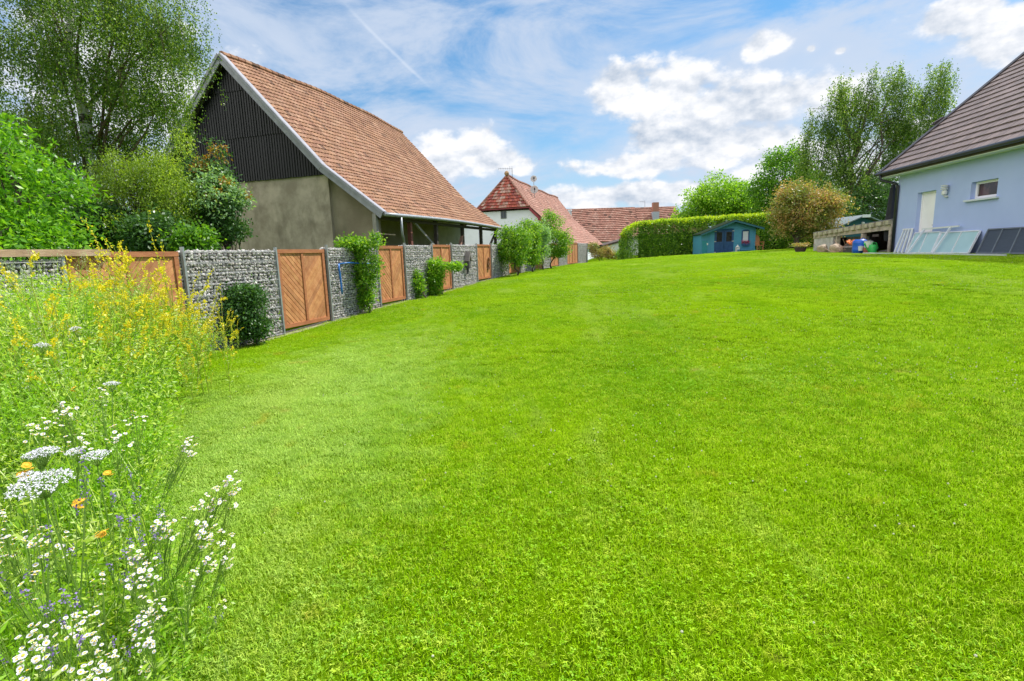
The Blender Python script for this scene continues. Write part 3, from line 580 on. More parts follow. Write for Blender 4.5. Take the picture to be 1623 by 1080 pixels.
def fence_extras():
    # timber beam laid along the nearest gabion
    P = fpt(-9.5); o = MB(); root_rot = FROT
    o.box(-.14, .05, 0, 5.9, 1.86, 1.955, 0); b = o.build('timber_beam', pm('pale_old_timber', (.40, .25, .15), (.52, .36, .24), sc=3, st=(6, .8, 6), bump=.3, bsc=12, c3=(.24, .13, .08), sc3=3)); b.location = (P[0], P[1], 0); b.rotation_euler = (0, 0, FROT); tag(b, 'long pale brown timber beam lying on top of the leftmost gabion', 'beam')
    # soil and gravel strip under the wall
    st = MB(); ss = np.arange(-6, 45, .5)
    for a, b_ in zip(ss[:-1], ss[1:]):
        v = []
        for s, t in ((a, -.3), (a, .13+.04*math.sin(a*3)), (b_, .13+.04*math.sin(b_*3)), (b_, -.3)):
            p = fpt(s, t); v.append((p[0], p[1], g1(*p)+.012))
        st.add(v, [(0, 1, 2, 3)])
    for i in range(1800):
        s = random.uniform(-5, 44); p = fpt(s, random.uniform(.03, .2)); r = random.uniform(.008, .022); stone(st, (p[0], p[1], g1(*p)+.015), r, r, r*.7, None)
    o = st.build('gravel_strip', pm('sandy_gravel', (.33, .27, .20), (.45, .39, .31), sc=30, bump=.6, bsc=80)); tag(o, kind='structure')
    # bird box
    P = fpt(10.95); root = empty('bird_box', (P[0], P[1], 0), FROT); tag(root, 'small dark grey bird box with pointed roof hung on the gabion wall', 'bird box')
    b = MB(); b.box(.03, .19, -.1, .1, 1.15, 1.5); b.build('box', pm('dark_grey_wood', (.05, .048, .05), (.09, .085, .085)), root)
    b = MB(); b.prism([(.02, -.17, 1.46), (.02, 0, 1.86), (.02, .17, 1.46), (.02, .12, 1.45), (.02, 0, 1.72), (.02, -.12, 1.45)], (.22, 0, 0)); b.prism([(.05, -.1, 1.5), (.05, .1, 1.5), (.05, 0, 1.72)], (.12, 0, 0)); b.build('roof', pm('grey_roof_wood', (.2, .17, .16), (.28, .24, .22)), root)
    b = MB(); b.box(.05, .12, -.05, .05, .92, 1.15); b.build('perch_bracket', pm('dark_grey_wood2', (.05, .048, .05), (.09, .085, .085)), root)
    # ornament
    P = fpt(13.85); b = MB(); b.box(-.02, .02, -.04, .04, 1.0, 1.45); b.box(-.02, .02, -.12, .12, 1.22, 1.30); b.lathe([(.02, 0), (.06, .05), (.05, .12), (.01, .16)], (0.02, 0, 1.42), 8); b.box(-.02, .02, -.12, -.05, 1.0, 1.1); b.box(-.02, .02, .05, .12, 1.02, 1.12)
    o = b.build('wall_ornament', pm('brown_metal', (.16, .07, .035), (.22, .1, .05))); o.location = (P[0], P[1], 0); o.rotation_euler = (0, 0, FROT); tag(o, 'small brown figure ornament fixed to the right leaf of a wooden panel', 'ornament')
    # blue hose and rail
    P = fpt(1.73); b = MB(); blue = pm('blue_plastic', (.02, .12, .42), (.03, .18, .55), sc=10, rough=.35)
    b.tube([(.06, .38, 1.58), (.07, .36, 1.45), (.06, .40, 1.2), (.07, .39, .95), (.06, .42, .8)], .025, 8); b.tube([(.06, .38, 1.58), (.12, .7, 1.60), (.14, 1.1, 1.58), (.12, 1.6, 1.55), (.1, 1.9, 1.58)], .02, 8)
    b.tube([(.1, 1.5, 1.55), (.12, 1.52, 1.35), (.1, 1.5, 1.15)], .03, 8)
    o = b.build('blue_hose', blue, smooth=True); o.location = (P[0], P[1], 0); o.rotation_euler = (0, 0, FROT); tag(o, 'blue hose hung along the stones behind the tall climbing shrub', 'hose')
fence_extras()

# ------------------------------------------------------------------ farmhouse with half hip
def farmhouse():
    root = empty('farmhouse', (5.66, 48, 0), FROT); tag(root, 'white rendered farmhouse with red tiled half-hipped roof and red verge boards', 'farmhouse')
    L_ = 25; rb = MB(); RZ, RX = 9.1, -6.42; A_ = 1.65
    warp = lambda p: (0, 0, -.14*math.sin(math.pi*min(1, max(0, p[1]/L_)))*(p[2] > 4)+.04*math.sin(p[1]*.9+p[0]))
    E0, K0 = (0.05, 2.5), (-3.85, 5.98); LE, KL = (-12.9, 2.5), (-8.99, 5.98)
    # right slope lower and upper
    nr = (3.48, 0, 3.9); nu = (3.12, 0, 2.57)
    tiles(rb, (E0[0], 0, E0[1]), (E0[0], 23, E0[1]), (K0[0], 0, K0[1]), (K0[0], 24, K0[1]), .27, .36, nr, 'far', warp=warp)
    tiles(rb, (K0[0], 0, K0[1]), (K0[0], 24, K0[1]), (RX, A_, RZ), (RX, L_, RZ), .27, .36, nu, 'far', warp=warp)
    tiles(rb, (LE[0], 24, LE[1]), (LE[0], 0, LE[1]), (KL[0], 24, KL[1]), (KL[0], 0, KL[1]), .5, .5, (-3.48, 0, 3.9), 'far', warp=warp)
    tiles(rb, (KL[0], 24, KL[1]), (KL[0], 0, KL[1]), (RX, L_, RZ), (RX, A_, RZ), .5, .5, (-3.12, 0, 2.57), 'far', warp=warp)
    ridge_caps(rb, (RX, A_, RZ+.05), (RX, L_, RZ+.05), .13, .42, 'far', warp); rb.build('roof', CLAY, root)
    hb = MB(); tiles(hb, (KL[0], -.05, 5.95), (K0[0], -.05, 5.95), (RX-.04, A_, RZ), (RX+.04, A_, RZ), .27, .32, (0, -3.1, 1.7), 'hip', th=.08); hb.build('hip_roof', CLAY, root)
    rc = MB(); ridge_caps(rc, (K0[0], -.08, 6.0), (RX, A_, RZ+.06), .10, .34, 'far'); ridge_caps(rc, (KL[0], -.08, 6.0), (RX, A_, RZ+.06), .10, .34, 'far')
    rc.lathe([(.02, -.2), (.2, -.1), (.24, .08), (.15, .22), (.03, .28)], (RX, A_-.1, RZ+.15), 10); rc.t = [q if q is not None else (.42, .26, .14) for q in rc.t]; rc.build('ridge_tiles', CLAY, root)
    wh = pm('white_render', (.80, .81, .89), (.85, .86, .93), sc=1.5, rough=.9, bump=.1, bsc=15, c3=(.66, .66, .64), sc3=1, lo3=.6, hi3=.95)
    w = MB(); w.prism([(-12.5, .35, 0), (-.35, .35, 0), (-.35, .35, 2.65), (K0[0]+.05, .35, 5.7), (KL[0], .35, 5.7), (-12.5, .35, 2.6)], (0, .3, 0)); wl = w.build('gable_wall', wh, root)
    w = MB(); w.box(-.65, -.35, .65, 24, 0, 2.6); w.build('side_wall', wh, root)
    w = MB(); w.prism([(-12.5, 24, 0), (-.35, 24, 0), (-.35, 24, 2.4), (K0[0], 24, 5.6), (RX, 24, RZ-.4), (KL[0], 24, 5.6), (-12.5, 24, 2.4)], (0, .3, 0)); w.build('far_gable_wall', wh, root)
    fb = MB(); red = pm('dark_red_paint', (.22, .02, .03), (.30, .035, .04), sc=6, rough=.5)
    fb.box(KL[0], K0[0], -.10, -.06, 5.84, 5.93)
    n = 6; cv = [(K0[0]+(E0[0]-K0[0])*i/n, K0[1]-.08+(E0[1]-K0[1])*i/n-.14*math.sin(math.pi*i/n)) for i in range(n+1)]
    for a, b in zip(cv[:-1], cv[1:]): fb.prism([(a[0], -.06, a[1]-.26), (b[0], -.06, b[1]-.26), (b[0], -.06, b[1]+.06), (a[0], -.06, a[1]+.06)], (0, .05, 0))
    for x, z in ((-3.0, 4.75), (-1.6, 3.6)): fb.box(x-.07, x+.07, 0, .4, z-.07, z+.07)
    fb.build('verge_board', red, root)
    f = MB(); x0, x1, z0, z1 = -6.75, -6.2, 5.02, 5.72
    f.box(x0, x0+.06, .29, .36, z0, z1); f.box(x1-.06, x1, .29, .36, z0, z1); f.box(x0+.06, x1-.06, .29, .36, z0, z0+.06); f.box(x0+.06, x1-.06, .29, .36, z1-.06, z1); f.box((x0+x1)/2-.02, (x0+x1)/2+.02, .30, .36, z0+.06, z1-.06)
    wf = f.build('window', pm('dark_window_frame', (.12, .12, .12), (.18, .18, .18)), root)
    p = MB(); p.box(x0+.06, x1-.06, .325, .34, z0+.06, z1-.06); p.build('pane', pm('dim_glass', (.05, .065, .085), (.08, .1, .13), rough=.15), wf)
    # side door and gutter of the far wing: the dark opening by the wall end
    m = MB(); m.box(-1.1, -.2, -.2, .25, 2.28, 2.42); m.build('eave_board', red, root)
farmhouse()
def dish(name, P, r, label):
    root = empty(name, P); tag(root, label, 'satellite dish', 'satellite dishes on the farmhouse roof')
    d = MB(); prof = [(.01, 0), (r*.5, .03), (r*.8, .08), (r, .13)]; d.lathe(prof+[(r*.98, .14), (r*.75, .1), (r*.4, .05), (.01, .02)], (0, 0, 0), 18)
    o = d.build('reflector', pm('pale_dish', (.55, .53, .52), (.66, .64, .62)), root, smooth=True); o.rotation_euler = (rad(82), 0, rad(-8)); 
    a = MB(); a.tube([(.0, .02, -.25*r), (0, -.5*r, -.5*r), (0, -.9*r, -.1*r)], .025, 6); a.box(-.07, .07, -.98*r, -.78*r, -.16*r, .16); a.build('receiver_arm', pm('dark_arm', (.03, .03, .035), (.05, .05, .055)), root)
    m = MB(); m.tube([(0, .1, .1), (0, .12, -1.5)], .03, 6); m.build('mast', GALV, root)
dish('satellite_dish', at(846, 284, 56.4), .34, 'grey satellite dish standing above the farmhouse ridge, upper one of the two')
dish('satellite_dish', at(847, 301, 56.0), .42, 'pale satellite dish low on the farmhouse roof slope, below the other dish')
def aerial(P, top, label, wdt=.8, dirx=-1):
    o = MB(); o.tube([(0, 0, 0), (0, 0, top)], .025, 6); o.tube([(0, 0, top*.95), (dirx*wdt*1.6, 0, top*1.0)], .012, 5)
    for i in range(7): x = dirx*wdt*1.6*(i/6); h = .22 if i < 2 else .09; o.tube([(x, -.03, top*.97-h), (x, .03, top*.97+h)], .010, 4)
    r = o.build('tv_aerial', pm('aerial_metal', (.10, .10, .11), (.16, .16, .17), rough=.4, metal=.5)); r.location = [float(q) for q in P]; tag(r, label, 'aerial'); return r
aerial(at(812, 284, 51.5), 1.0, 'thin television aerial behind the peak of the white farmhouse roof')
aerial(at(1022, 333, 80.5), 1.25, 'thin pole aerial on the long tiled roof left of the brick chimney', .5)

# ------------------------------------------------------------------ long barn roof in the background
def far_barn():
    P = at(990, 399, 75); root = empty('long_farm_building', (0, 76, 0), rad(-.5)); tag(root, 'long low farm building with red tiled roof behind the hedge', 'farm building')
    wf = pm('far_white_wall', (.68, .68, .66), (.75, .75, .73))
    for x0, x1, dz, zr, ze in ((5.5, 19.0, 0, 7.95, 3.0), (19.05, 25.2, .12, 7.75, 3.0)):
        rb = MB(); tiles(rb, (x0, 0, ze), (x1, 0, ze), (x0, 4.2, zr+dz), (x1, 4.2, zr+dz), .40, .36, (0, -4.9, 4.2), 'far', th=.085, roll=True, warp=lambda p: (0, 0, .05*math.sin(p[0]*1.1)))
        rb.prism([(x0, 0, ze-.05), (x0, 4.2, zr-.05+dz), (x0, 8.4, ze-.05)], (x1-x0, 0, 0), 0, (.3, .15, .1)); ridge_caps(rb, (x0, 4.2, zr+dz+.03), (x1, 4.2, zr+dz+.03), .13, .45, 'far'); rb.build('roof', CLAY, root)
    w = MB(); w.box(5.7, 25, .5, 7.9, .3, 2.95); w.build('wall', wf, root)
    c = MB(); c.box(21.4, 22.25, 2.6, 3.4, 6.2, 8.55, 0); ch = c.build('chimney', pm('brick_red', (.30, .13, .09), (.42, .2, .14), sc=8, st=(1, 1, 5)), root)
    c = MB(); c.box(21.35, 22.3, 2.5, 3.45, 6.0, 7.2); c.build('flashing', pm('lead_flashing', (.32, .36, .42), (.42, .46, .52), rough=.5), ch)
    c = MB(); c.tube([(9.0, 1.6, 4.8), (9.0, 1.6, 7.6)], .28, 10); c.tube([(9.0, 1.6, 7.6), (9.0, 1.6, 7.8)], [.36, .3], 10); c.build('flue_pipe', pm('pale_flue', (.5, .49, .49), (.62, .61, .6), rough=.5), root)
    # small white gable with dark verge at the low end
    p0 = at(985, 372, 70); root2 = empty('small_outbuilding', (p0[0], 68, 0), rad(6)); tag(root2, 'small white outbuilding with dark sloping verge between farmhouse roof and hedge', 'outbuilding')
    w = MB(); w.prism([(-2.3, 0, .3), (2.5, 0, .3), (2.5, 0, 3.3), (1.5, 0, 3.3), (-2.3, 0, 2.35)], (0, 4, 0)); w.build('wall', wf, root2)
    w = MB(); w.prism([(-2.9, -.15, 2.2), (1.5, -.15, 3.3), (2.8, -.15, 3.3), (2.8, -.15, 3.5), (1.4, -.15, 3.5), (-3.0, -.15, 2.42)], (0, 4.3, 0)); w.build('roof', pm('dark_slate', (.06, .045, .04), (.10, .07, .06)), root2)
far_barn()
def far_house():
    p0 = at(1078, 350, 95); root = empty('brick_house', (p0[0], 95, 0), 0); tag(root, 'distant reddish house end with chimney just left of the bright round tree', 'house')
    w = MB(); w.box(-1.8, 5, 0, 6, .5, 6.4); w.build('wall', pm('brick_wall_far', (.38, .18, .13), (.5, .26, .2), sc=3), root)
    w = MB(); w.prism([(-2.2, -.3, 6.3), (5.4, -.3, 6.3), (5.4, 3, 8.3), (-2.2, 3, 8.3)], (0, 0, -.15)); w.prism([(-2.2, 3, 8.3), (5.4, 3, 8.3), (5.4, 6.3, 6.3), (-2.2, 6.3, 6.3)], (0, 0, -.15)); w.build('roof', pm('far_roof', (.42, .2, .14), (.5, .26, .19), sc=4), root)
    w = MB(); w.box(-1.4, -.7, 1.5, 2.2, 6.5, 8.9); w.build('chimney', pm('brick_chimney_far', (.42, .22, .16), (.5, .3, .22), sc=5), root)
far_house()

# ------------------------------------------------------------------ blue house on the right
def blue_house():
    root = empty('blue_house', (HQ[0], HQ[1], 0), HROT); tag(root, 'light blue rendered house with dark brown tiled roof and white door', 'house')
    # local: x into the house, y towards the far gable, z up
    Y0, Y1 = -13.5, 0.0; ZT = 4.28; wall = MB(); z0 = .9
    ops = [(-2.02, -1.12, 1.30, 3.34), (-4.50, -3.52, 2.88, 3.38)]
    ys = sorted({Y0, Y1, *[o[0] for o in ops], *[o[1] for o in ops]}); zs = sorted({z0, ZT, *[o[2] for o in ops], *[o[3] for o in ops]})
    th = .22
    for a, b in zip(ys[:-1], ys[1:]):
        for c, d in zip(zs[:-1], zs[1:]):
            if any(o[0] <= a and b <= o[1] and o[2] <= c and d <= o[3] for o in ops): continue
            wall.add([(0, a, c), (0, b, c), (0, b, d), (0, a, d)], [(0, 1, 2, 3)])
    for y0, y1, a, b in ops: wall.add([(0, y0, a), (0, y1, a), (0, y1, b), (0, y0, b), (th, y0, a), (th, y1, a), (th, y1, b), (th, y0, b)], [(0, 1, 5, 4), (1, 2, 6, 5), (2, 3, 7, 6), (3, 0, 4, 7)])
    wall.add([(0, Y1, z0), (12, Y1, z0), (12, Y1, ZT), (6, Y1, 9.3), (0, Y1, ZT)], [(0, 1, 2, 3, 4)]); wall.add([(0, Y0, z0), (12, Y0, z0), (12, Y0, ZT), (6, Y0, 9.3), (0, Y0, ZT)], [(4, 3, 2, 1, 0)]); wall.add([(12, Y0, z0), (12, Y1, z0), (12, Y1, ZT), (12, Y0, ZT)], [(0, 1, 2, 3)])
    wall.build('wall', pm('blue_render', (.37, .46, .76), (.40, .49, .79), sc=1.1, rough=.9, bump=.25, bsc=90, c3=(.345, .43, .71), sc3=.6, lo3=.55, hi3=.8), root)
    white = pm('white_paint', (.82, .80, .83), (.87, .85, .88), sc=3, rough=.35)
    d = MB(); d.box(th-.06, th-.01, -2.02, -1.12, 1.32, 3.34); dr = d.build('door', white, root)
    f = MB()
    for a in (-1.17, -2.02): f.box(th-.09, th-.055, a, a+.05, 1.32, 3.34)
    f.box(th-.09, th-.055, -1.97, -1.17, 3.28, 3.34); f.build('door_frame', white, dr)
    h = MB(); h.tube([(th-.06, -1.93, 2.22), (th-.13, -1.93, 2.22), (th-.13, -1.83, 2.22)], .011, 6); h.build('handle', GALV, dr)
    f = MB(); y0, y1, a, b = ops[1]
    for q in (y0, y1-.07): f.box(th-.09, th-.02, q, q+.07, a+.01, b)
    f.box(th-.09, th-.02, y0+.07, y1-.07, a+.01, a+.08); f.box(th-.09, th-.02, y0+.07, y1-.07, b-.07, b); wn = f.build('window', white, root)
    p = MB(); p.box(th-.05, th-.04, y0+.07, y1-.07, a+.08, b-.07); p.build('pane', pm('window_glass', (.035, .025, .025), (.10, .05, .05), sc=3, rough=.06, lo=.45, hi=.6), wn)
    s = MB(); s.box(-.09, th-.03, y0-.10, y1+.14, a-.055, a-.003); s.build('sill', pm('stone_sill', (.5, .55, .62), (.58, .62, .68)), wn)
    l = MB(); l.lathe([(.03, -.12), (.07, -.1), (.075, .0), (.05, .03)], (-.10, -2.56, 3.24), 12); lp = l.build('wall_lamp', pm('white_lamp', (.62, .63, .63), (.7, .7, .7), rough=.4), root)
    for i in range(3): q = MB(); q.lathe([(.05, 0), (.10, .012), (.10, .03), (.05, .04)], (-.11, -2.56, 3.28+i*.055), 14); q.build('louvre', pm('lamp_white', (.66, .67, .67), (.72, .72, .72), rough=.4), lp)
    q = MB(); q.tube([(0, -2.56, 3.10), (-.07, -2.56, 3.06), (-.12, -2.56, 3.12)], .018, 8); q.lathe([(.05, 0), (.07, .02), (.05, .05)], (-.03, -2.56, 3.05), 10); q.build('bracket', pm('lamp_bracket', (.55, .56, .56), (.62, .62, .62), rough=.4), lp)
    # roof: from the eave up to the ridge
    sl = 3.81/4.41; ex, ez = -.42, 4.22; ov = .56; mid = 6.0; rz = ez+(mid-ex)*sl
    rf = MB(); nr = (-sl, 0, 1)
    tiles(rf, (ex, Y1+ov, ez), (ex, Y0-.5, ez), (mid, Y1+ov, rz), (mid, Y0-.5, rz), .30, .345, nr, 'brown', th=.032, roll=False)
    rf.build('roof', pm('brown_concrete_tile', (.9, .9, .9), (1.1, 1.1, 1.1), sc=8, tint=True, rough=.6, bump=.15, bsc=60), root)
    un = MB(); un.prism([(ex+.02, Y0-.5, ez-.02), (mid, Y0-.5, rz-.02), (12.4, Y0-.5, ez-.02), (12.4, Y0-.5, ez-.2), (mid, Y0-.5, rz-.2), (ex+.02, Y0-.5, ez-.15)], (0, Y1+ov-.02-(Y0-.5), 0)); un.build('roof_boarding', pm('dark_roof_base', (.06, .045, .04), (.08, .06, .055)), root)
    so = MB(); so.box(ex+.03, -.003, Y0-.5, Y1+ov-.06, ez-.17, ez-.03); so.build('soffit', pm('cream_soffit', (.62, .66, .60), (.70, .73, .68), sc=2), root)
    gt = MB(); gm = pm('black_gutter', (.012, .014, .02), (.022, .025, .03), rough=.35)
    gt.tube([(ex-.07, Y0-.5, ez-.03), (ex-.07, Y1+ov, ez-.03)], .065, 10); gt.build('gutter', gm, root, smooth=True)
    dp = MB(); dp.tube([(ex-.07, Y1+.30, ez-.08), (ex-.05, Y1+.28, ez-.26), (-.1, Y1+.02, ez-.42), (-.06, Y1-.06, ez-.52), (-.06, Y1-.06, 1.2)], .05, 10); dp.build('downpipe', gm, root, smooth=True)
    vb = MB(); a = np.array((ex, Y1+ov, ez)); b = np.array((mid, Y1+ov, rz)); up = np.array([-sl, 0, 1])/math.hypot(sl, 1)
    vb.prism([a-up*.16, b-up*.16, b+up*.03, a+up*.03], (0, .05, 0)); vb.prism([a+up*.03, b+up*.03, b+up*.075, a+up*.075], (0, -.22, 0)); vb.build('verge_board', pm('dark_brown_verge', (.035, .028, .028), (.05, .04, .04), rough=.5), root)
    # step in the verge
    k = 1.52; p = np.array((k, Y1+ov, ez+(k-ex)*sl)); q = MB(); q.prism([p-up*.05, p+np.array((-.16, 0, .0)), p+np.array((-.14, 0, .08)), p+up*.10+np.array((.2, 0, .17)), p+np.array((.3, 0, .22))], (0, .16, 0)); q.build('verge_cap', pm('dark_verge_cap', (.03, .025, .025), (.045, .035, .035)), root)
blue_house()
def paving():
    o = MB(); n = 26
    for i in range(n):
        ya, yb = -13.4+i*13.4/n, -13.4+(i+1)*13.4/n; v = []
        for x, y in ((-.28, ya), (-.28, yb), (.0, yb), (.0, ya)):
            p = hpt(x, y); v.append((p[0], p[1], g1(*p)+.02))
        o.add(v, [(0, 1, 2, 3)])
    tag(o.build('gravel_path', pm('house_gravel', (.35, .33, .30), (.46, .44, .41), sc=40, bump=.5, bsc=90)), kind='structure')
paving()
# parasol / dark post beside the corner
def parasol():
    P = hpt(.25, .75); root = empty('closed_parasol', (P[0], P[1], 0), 0); tag(root, 'closed black parasol standing upright beside the downpipe of the blue house', 'parasol')
    m = MB(); m.tube([(0, 0, 1.3), (0, 0, 3.95)], .03, 8); m.build('pole', GALV, root)
    m = MB(); n = 14; vs = []
    pr = [(.04, 3.85), (.09, 3.7), (.13, 3.0), (.16, 2.4), (.15, 1.9), (.13, 1.75)]
    for r, z in pr:
        for j in range(n): a = 2*math.pi*j/n; q = r*(1+.18*(j % 2)); vs.append((q*math.cos(a), q*math.sin(a), z))
    m.add(vs, [(i*n+j, i*n+(j+1) % n, (i+1)*n+(j+1) % n, (i+1)*n+j) for i in range(len(pr)-1) for j in range(n)]); m.build('canopy', pm('black_canvas', (.008, .009, .012), (.016, .018, .022), rough=.8), root)
    m = MB(); m.lathe([(.3, 0), (.3, .05), (.06, .1)], (0, 0, g1(*P)), 16); m.build('base', DARKCORE, root)
parasol()

# things leaning on the blue house
def lean(name, y0b, y1b, y0t, y1t, zt, xb, label, cat, fm, gmats, seams, group=None, th=.035):
    """panel whose foot stands at x=xb, top rests at the wall"""
    P = hpt(0, 0); root = empty(name, (P[0], P[1], 0), HROT); tag(root, label, cat, group)
    def pt(f, k): # f along, k up
        y = (y0b+(y1b-y0b)*f)*(1-k)+(y0t+(y1t-y0t)*f)*k; q = hpt(xb, y0b); zb = g1(*q)+.04; return np.array((xb*(1-k)-.04*k, y, zb*(1-k)+zt*k))
    n = np.array((-1, 0, .35)); n /= np.linalg.norm(n)
    fr = MB()
    for a, b in (((0, 0), (1, 0)), ((0, 1), (1, 1)), ((0, 0), (0, 1)), ((1, 0), (1, 1))): fr.bar(pt(*a), pt(*b), th, .05, n)
    for s in seams: fr.bar(pt(s, 0)+n*.002, pt(s, 1)+n*.002, th, .035, n)
    fr.build('frame', fm, root); ed = [0]+list(seams)+[1]
    for a, b in zip(ed[:-1], ed[1:]):
        g = MB(); g.prism([pt(a, 0), pt(b, 0), pt(b, 1), pt(a, 1)], n*-.008); g.build('pane', gmats, root)
ALU = pm('white_aluminium', (.62, .65, .68), (.70, .73, .76), rough=.35, metal=.2)
AQUA = pm('aqua_frosted_panel', (.30, .47, .50), (.36, .53, .56), sc=1.5, rough=.3)
lean('glass_panel', -1.75, -2.95, -1.25, -2.5, 1.98, -.55, 'pale aqua glazed panel leaning on the blue wall, nearest the white door', 'panel', ALU, AQUA, [.5], 'aqua panels leaning on the house')
lean('glass_panel', -2.98, -4.49, -2.55, -4.12, 1.95, -.55, 'pale aqua glazed panel leaning on the blue wall beside the dark panel', 'panel', ALU, AQUA, [.55], 'aqua panels leaning on the house')
lean('slatted_panel', -4.81, -6.7, -4.43, -6.3, 1.97, -.55, 'dark grey slatted panel leaning on the blue wall at the right edge', 'panel', pm('dark_frame', (.10, .12, .15), (.14, .16, .19), rough=.4), pm('dark_slats', (.028, .036, .05), (.045, .055, .075), sc=3, st=(1, 1, 30), rough=.45), [.27, .58])
for i, (yb, yt) in enumerate(((-.96, -.62), (-1.16, -.76), (-1.38, -.9), (-1.60, -1.06))):
    m = MB(); q = hpt(-.5, yb); zb = g1(*q); m.bar((-.5, yb, zb+.02), (-.04, yt, 2.13), .05, .045, (-1, 0, .3)); m.lathe([(.05, 0), (.045, .05)], (-.05, yt, 2.11), 8)
    o = m.build('aluminium_post', ALU); o.location = (HQ[0], HQ[1], 0); o.rotation_euler = (0, 0, HROT); tag(o, 'white aluminium post leaning on the wall, '+('leftmost', 'second', 'third', 'last')[i]+' of four left of the aqua', 'post', 'aluminium posts leaning on the house')
def railing():
    root = empty('metal_railing', (HQ[0], HQ[1], 0), HROT); tag(root, 'white metal railing with two legs leaning in front of the aqua panels', 'railing')
    m = MB(); m.bar((-.12, -1.72, 2.10), (-.12, -3.38, 2.12), .05, .05); m.build('handrail', ALU, root)
    for yb, yt in ((-2.05, -1.85), (-3.25, -3.05)): m = MB(); zb = g1(*hpt(-.72, yb)); m.bar((-.72, yb, zb+.02), (-.14, yt, 2.09), .05, .05, (0, 1, 0)); m.box(-.78, -.66, yb-.06, yb+.06, zb, zb+.03); m.build('leg', ALU, root)
    m = MB(); m.bar((-.95, .1, g1(*hpt(-.95, 0))+.05), (-.95, -6.3, g1(*hpt(-.95, -6.3))+.05), .07, .035); o = m.build('aluminium_rail', ALU); o.location = (HQ[0], HQ[1], 0); o.rotation_euler = (0, 0, HROT); tag(o, 'long white aluminium rail lying on the grass along the leaning panels', 'rail')
railing()

# ------------------------------------------------------------------ low store beside the house
def store():
    root = empty('garden_store', (HQ[0], HQ[1], 0), HROT); tag(root, 'low weathered timber and block garden store left of the blue house', 'garden store')
    cw = pm('weathered_white_block', (.42, .40, .38), (.55, .53, .51), sc=4, bump=.3, c3=(.3, .27, .25), sc3=3); ow = pm('old_grey_wood', (.36, .30, .24), (.50, .43, .35), sc=4, st=(4, 1, 4), bump=.3, c3=(.18, .15, .11), sc3=4, lo3=.5, hi3=.7)
    zb = 1.28; w = MB(); w.box(0.0, .15, 4.5, 6.35, zb-.1, 2.02); w.build('block_wall', cw, root)
    for y in (.25, 2.12, 4.15): m = MB(); m.box(-.02, .12, y-.07, y+.07, zb-.05, 2.2 if y < 1 else 2.08); m.build('post', ow, root)
    m = MB(); m.prism([(-.03, .15, 2.16), (-.03, 6.35, 1.98), (-.03, 6.35, 2.12), (-.03, .15, 2.36)], (.16, 0, 0)); m.build('front_beam', ow, root)
    m = MB(); n = 13
    for i in range(n):   # stubby joist ends with dark gaps
        y = .22+i*(6.1/n); z = 2.365-.042*y; m.box(-.12, .5, y, y+.33, z, z+.15)
    m.build('joists', pm('mossy_joist_ends', (.34, .30, .20), (.48, .44, .33), sc=6, bump=.3, c3=(.16, .14, .10), sc3=5), root)
    m = MB(); m.prism([(-.04, .1, 2.52), (-.04, 6.4, 2.255), (2.4, 6.4, 2.355), (2.4, .1, 2.62)], (0, 0, .035)); m.build('roof', pm('grey_felt_roof', (.15, .15, .16), (.22, .22, .23), sc=2, spec=.1), root)
    m = MB(); m.box(2.2, 2.35, .1, 6.35, zb-.1, 2.3); m.box(.15, 2.2, 6.2, 6.35, zb-.1, 2.0); m.box(.15, 2.2, .1, .25, zb-.1, 2.2); m.build('back_wall', pm('dark_brown_boards', (.06, .038, .028), (.10, .06, .045), sc=4, st=(1, 8, 1)), root)
    m = MB()
    for i in range(16): y = 2.3+i*.11; m.box(.35+.015*(i % 2), .38+.015*(i % 2), y, y+.105, zb, 1.98)
    m.build('board_wall', pm('grey_boards', (.11, .11, .11), (.17, .17, .165), sc=4, st=(1, 5, .6)), root)
    m = MB(); m.box(-.03, -.005, .95, 1.35, 1.93, 2.02); m.build('small_sign', pm('dark_sign', (.05, .04, .04), (.08, .06, .05)), root)
    m = MB(); m.box(-.18, .0, 2.5, 3.4, zb-.1, 1.58); m.build('low_block', cw, root)
store()
def blobby(name, P, r, mat, label, cat, group=None, tint=None, flat=.8):
    m = MB(); v = ICO; f = ICF
    import bmesh
    bm = bmesh.new(); bmesh.ops.create_icosphere(bm, subdivisions=3, radius=1)
    ph = rng.random(9)*6
    for q in bm.verts:
        c = q.co; k = 1+.16*math.sin(c.x*2.7+ph[0])*math.cos(c.y*3.1+ph[1])+.10*math.sin(c.z*4+ph[2]+c.x*3)+.05*math.sin(c.x*9+ph[3])*math.sin(c.y*8+ph[4])
        q.co = Vector((c.x*r[0]*k, c.y*r[1]*k, max(c.z, -.6)*r[2]*k))
    me = bpy.data.meshes.new(name); bm.to_mesh(me); bm.free(); me.materials.append(mat); o = bpy.data.objects.new(name, me); COL.objects.link(o); o.location = [float(x) for x in P]; tag(o, label, cat, group); return o
BO = pm('pale_boulder', (.30, .23, .16), (.46, .36, .26), sc=6, bump=.8, bsc=10, c3=(.34, .22, .12), sc3=3, lo3=.5, hi3=.7)
for (x, y, r, lb) in ((-.55, 4.2, (.22, .28, .26), 'pale round boulder at the left foot of the garden store'), (-.55, 3.0, (.26, .33, .28), 'ochre lumpy boulder in the middle of the garden store front')):
    p = hpt(x, y); blobby('boulder', (p[0], p[1], g1(*p)+.12), r, BO, lb, 'boulder', 'boulders before the garden store')
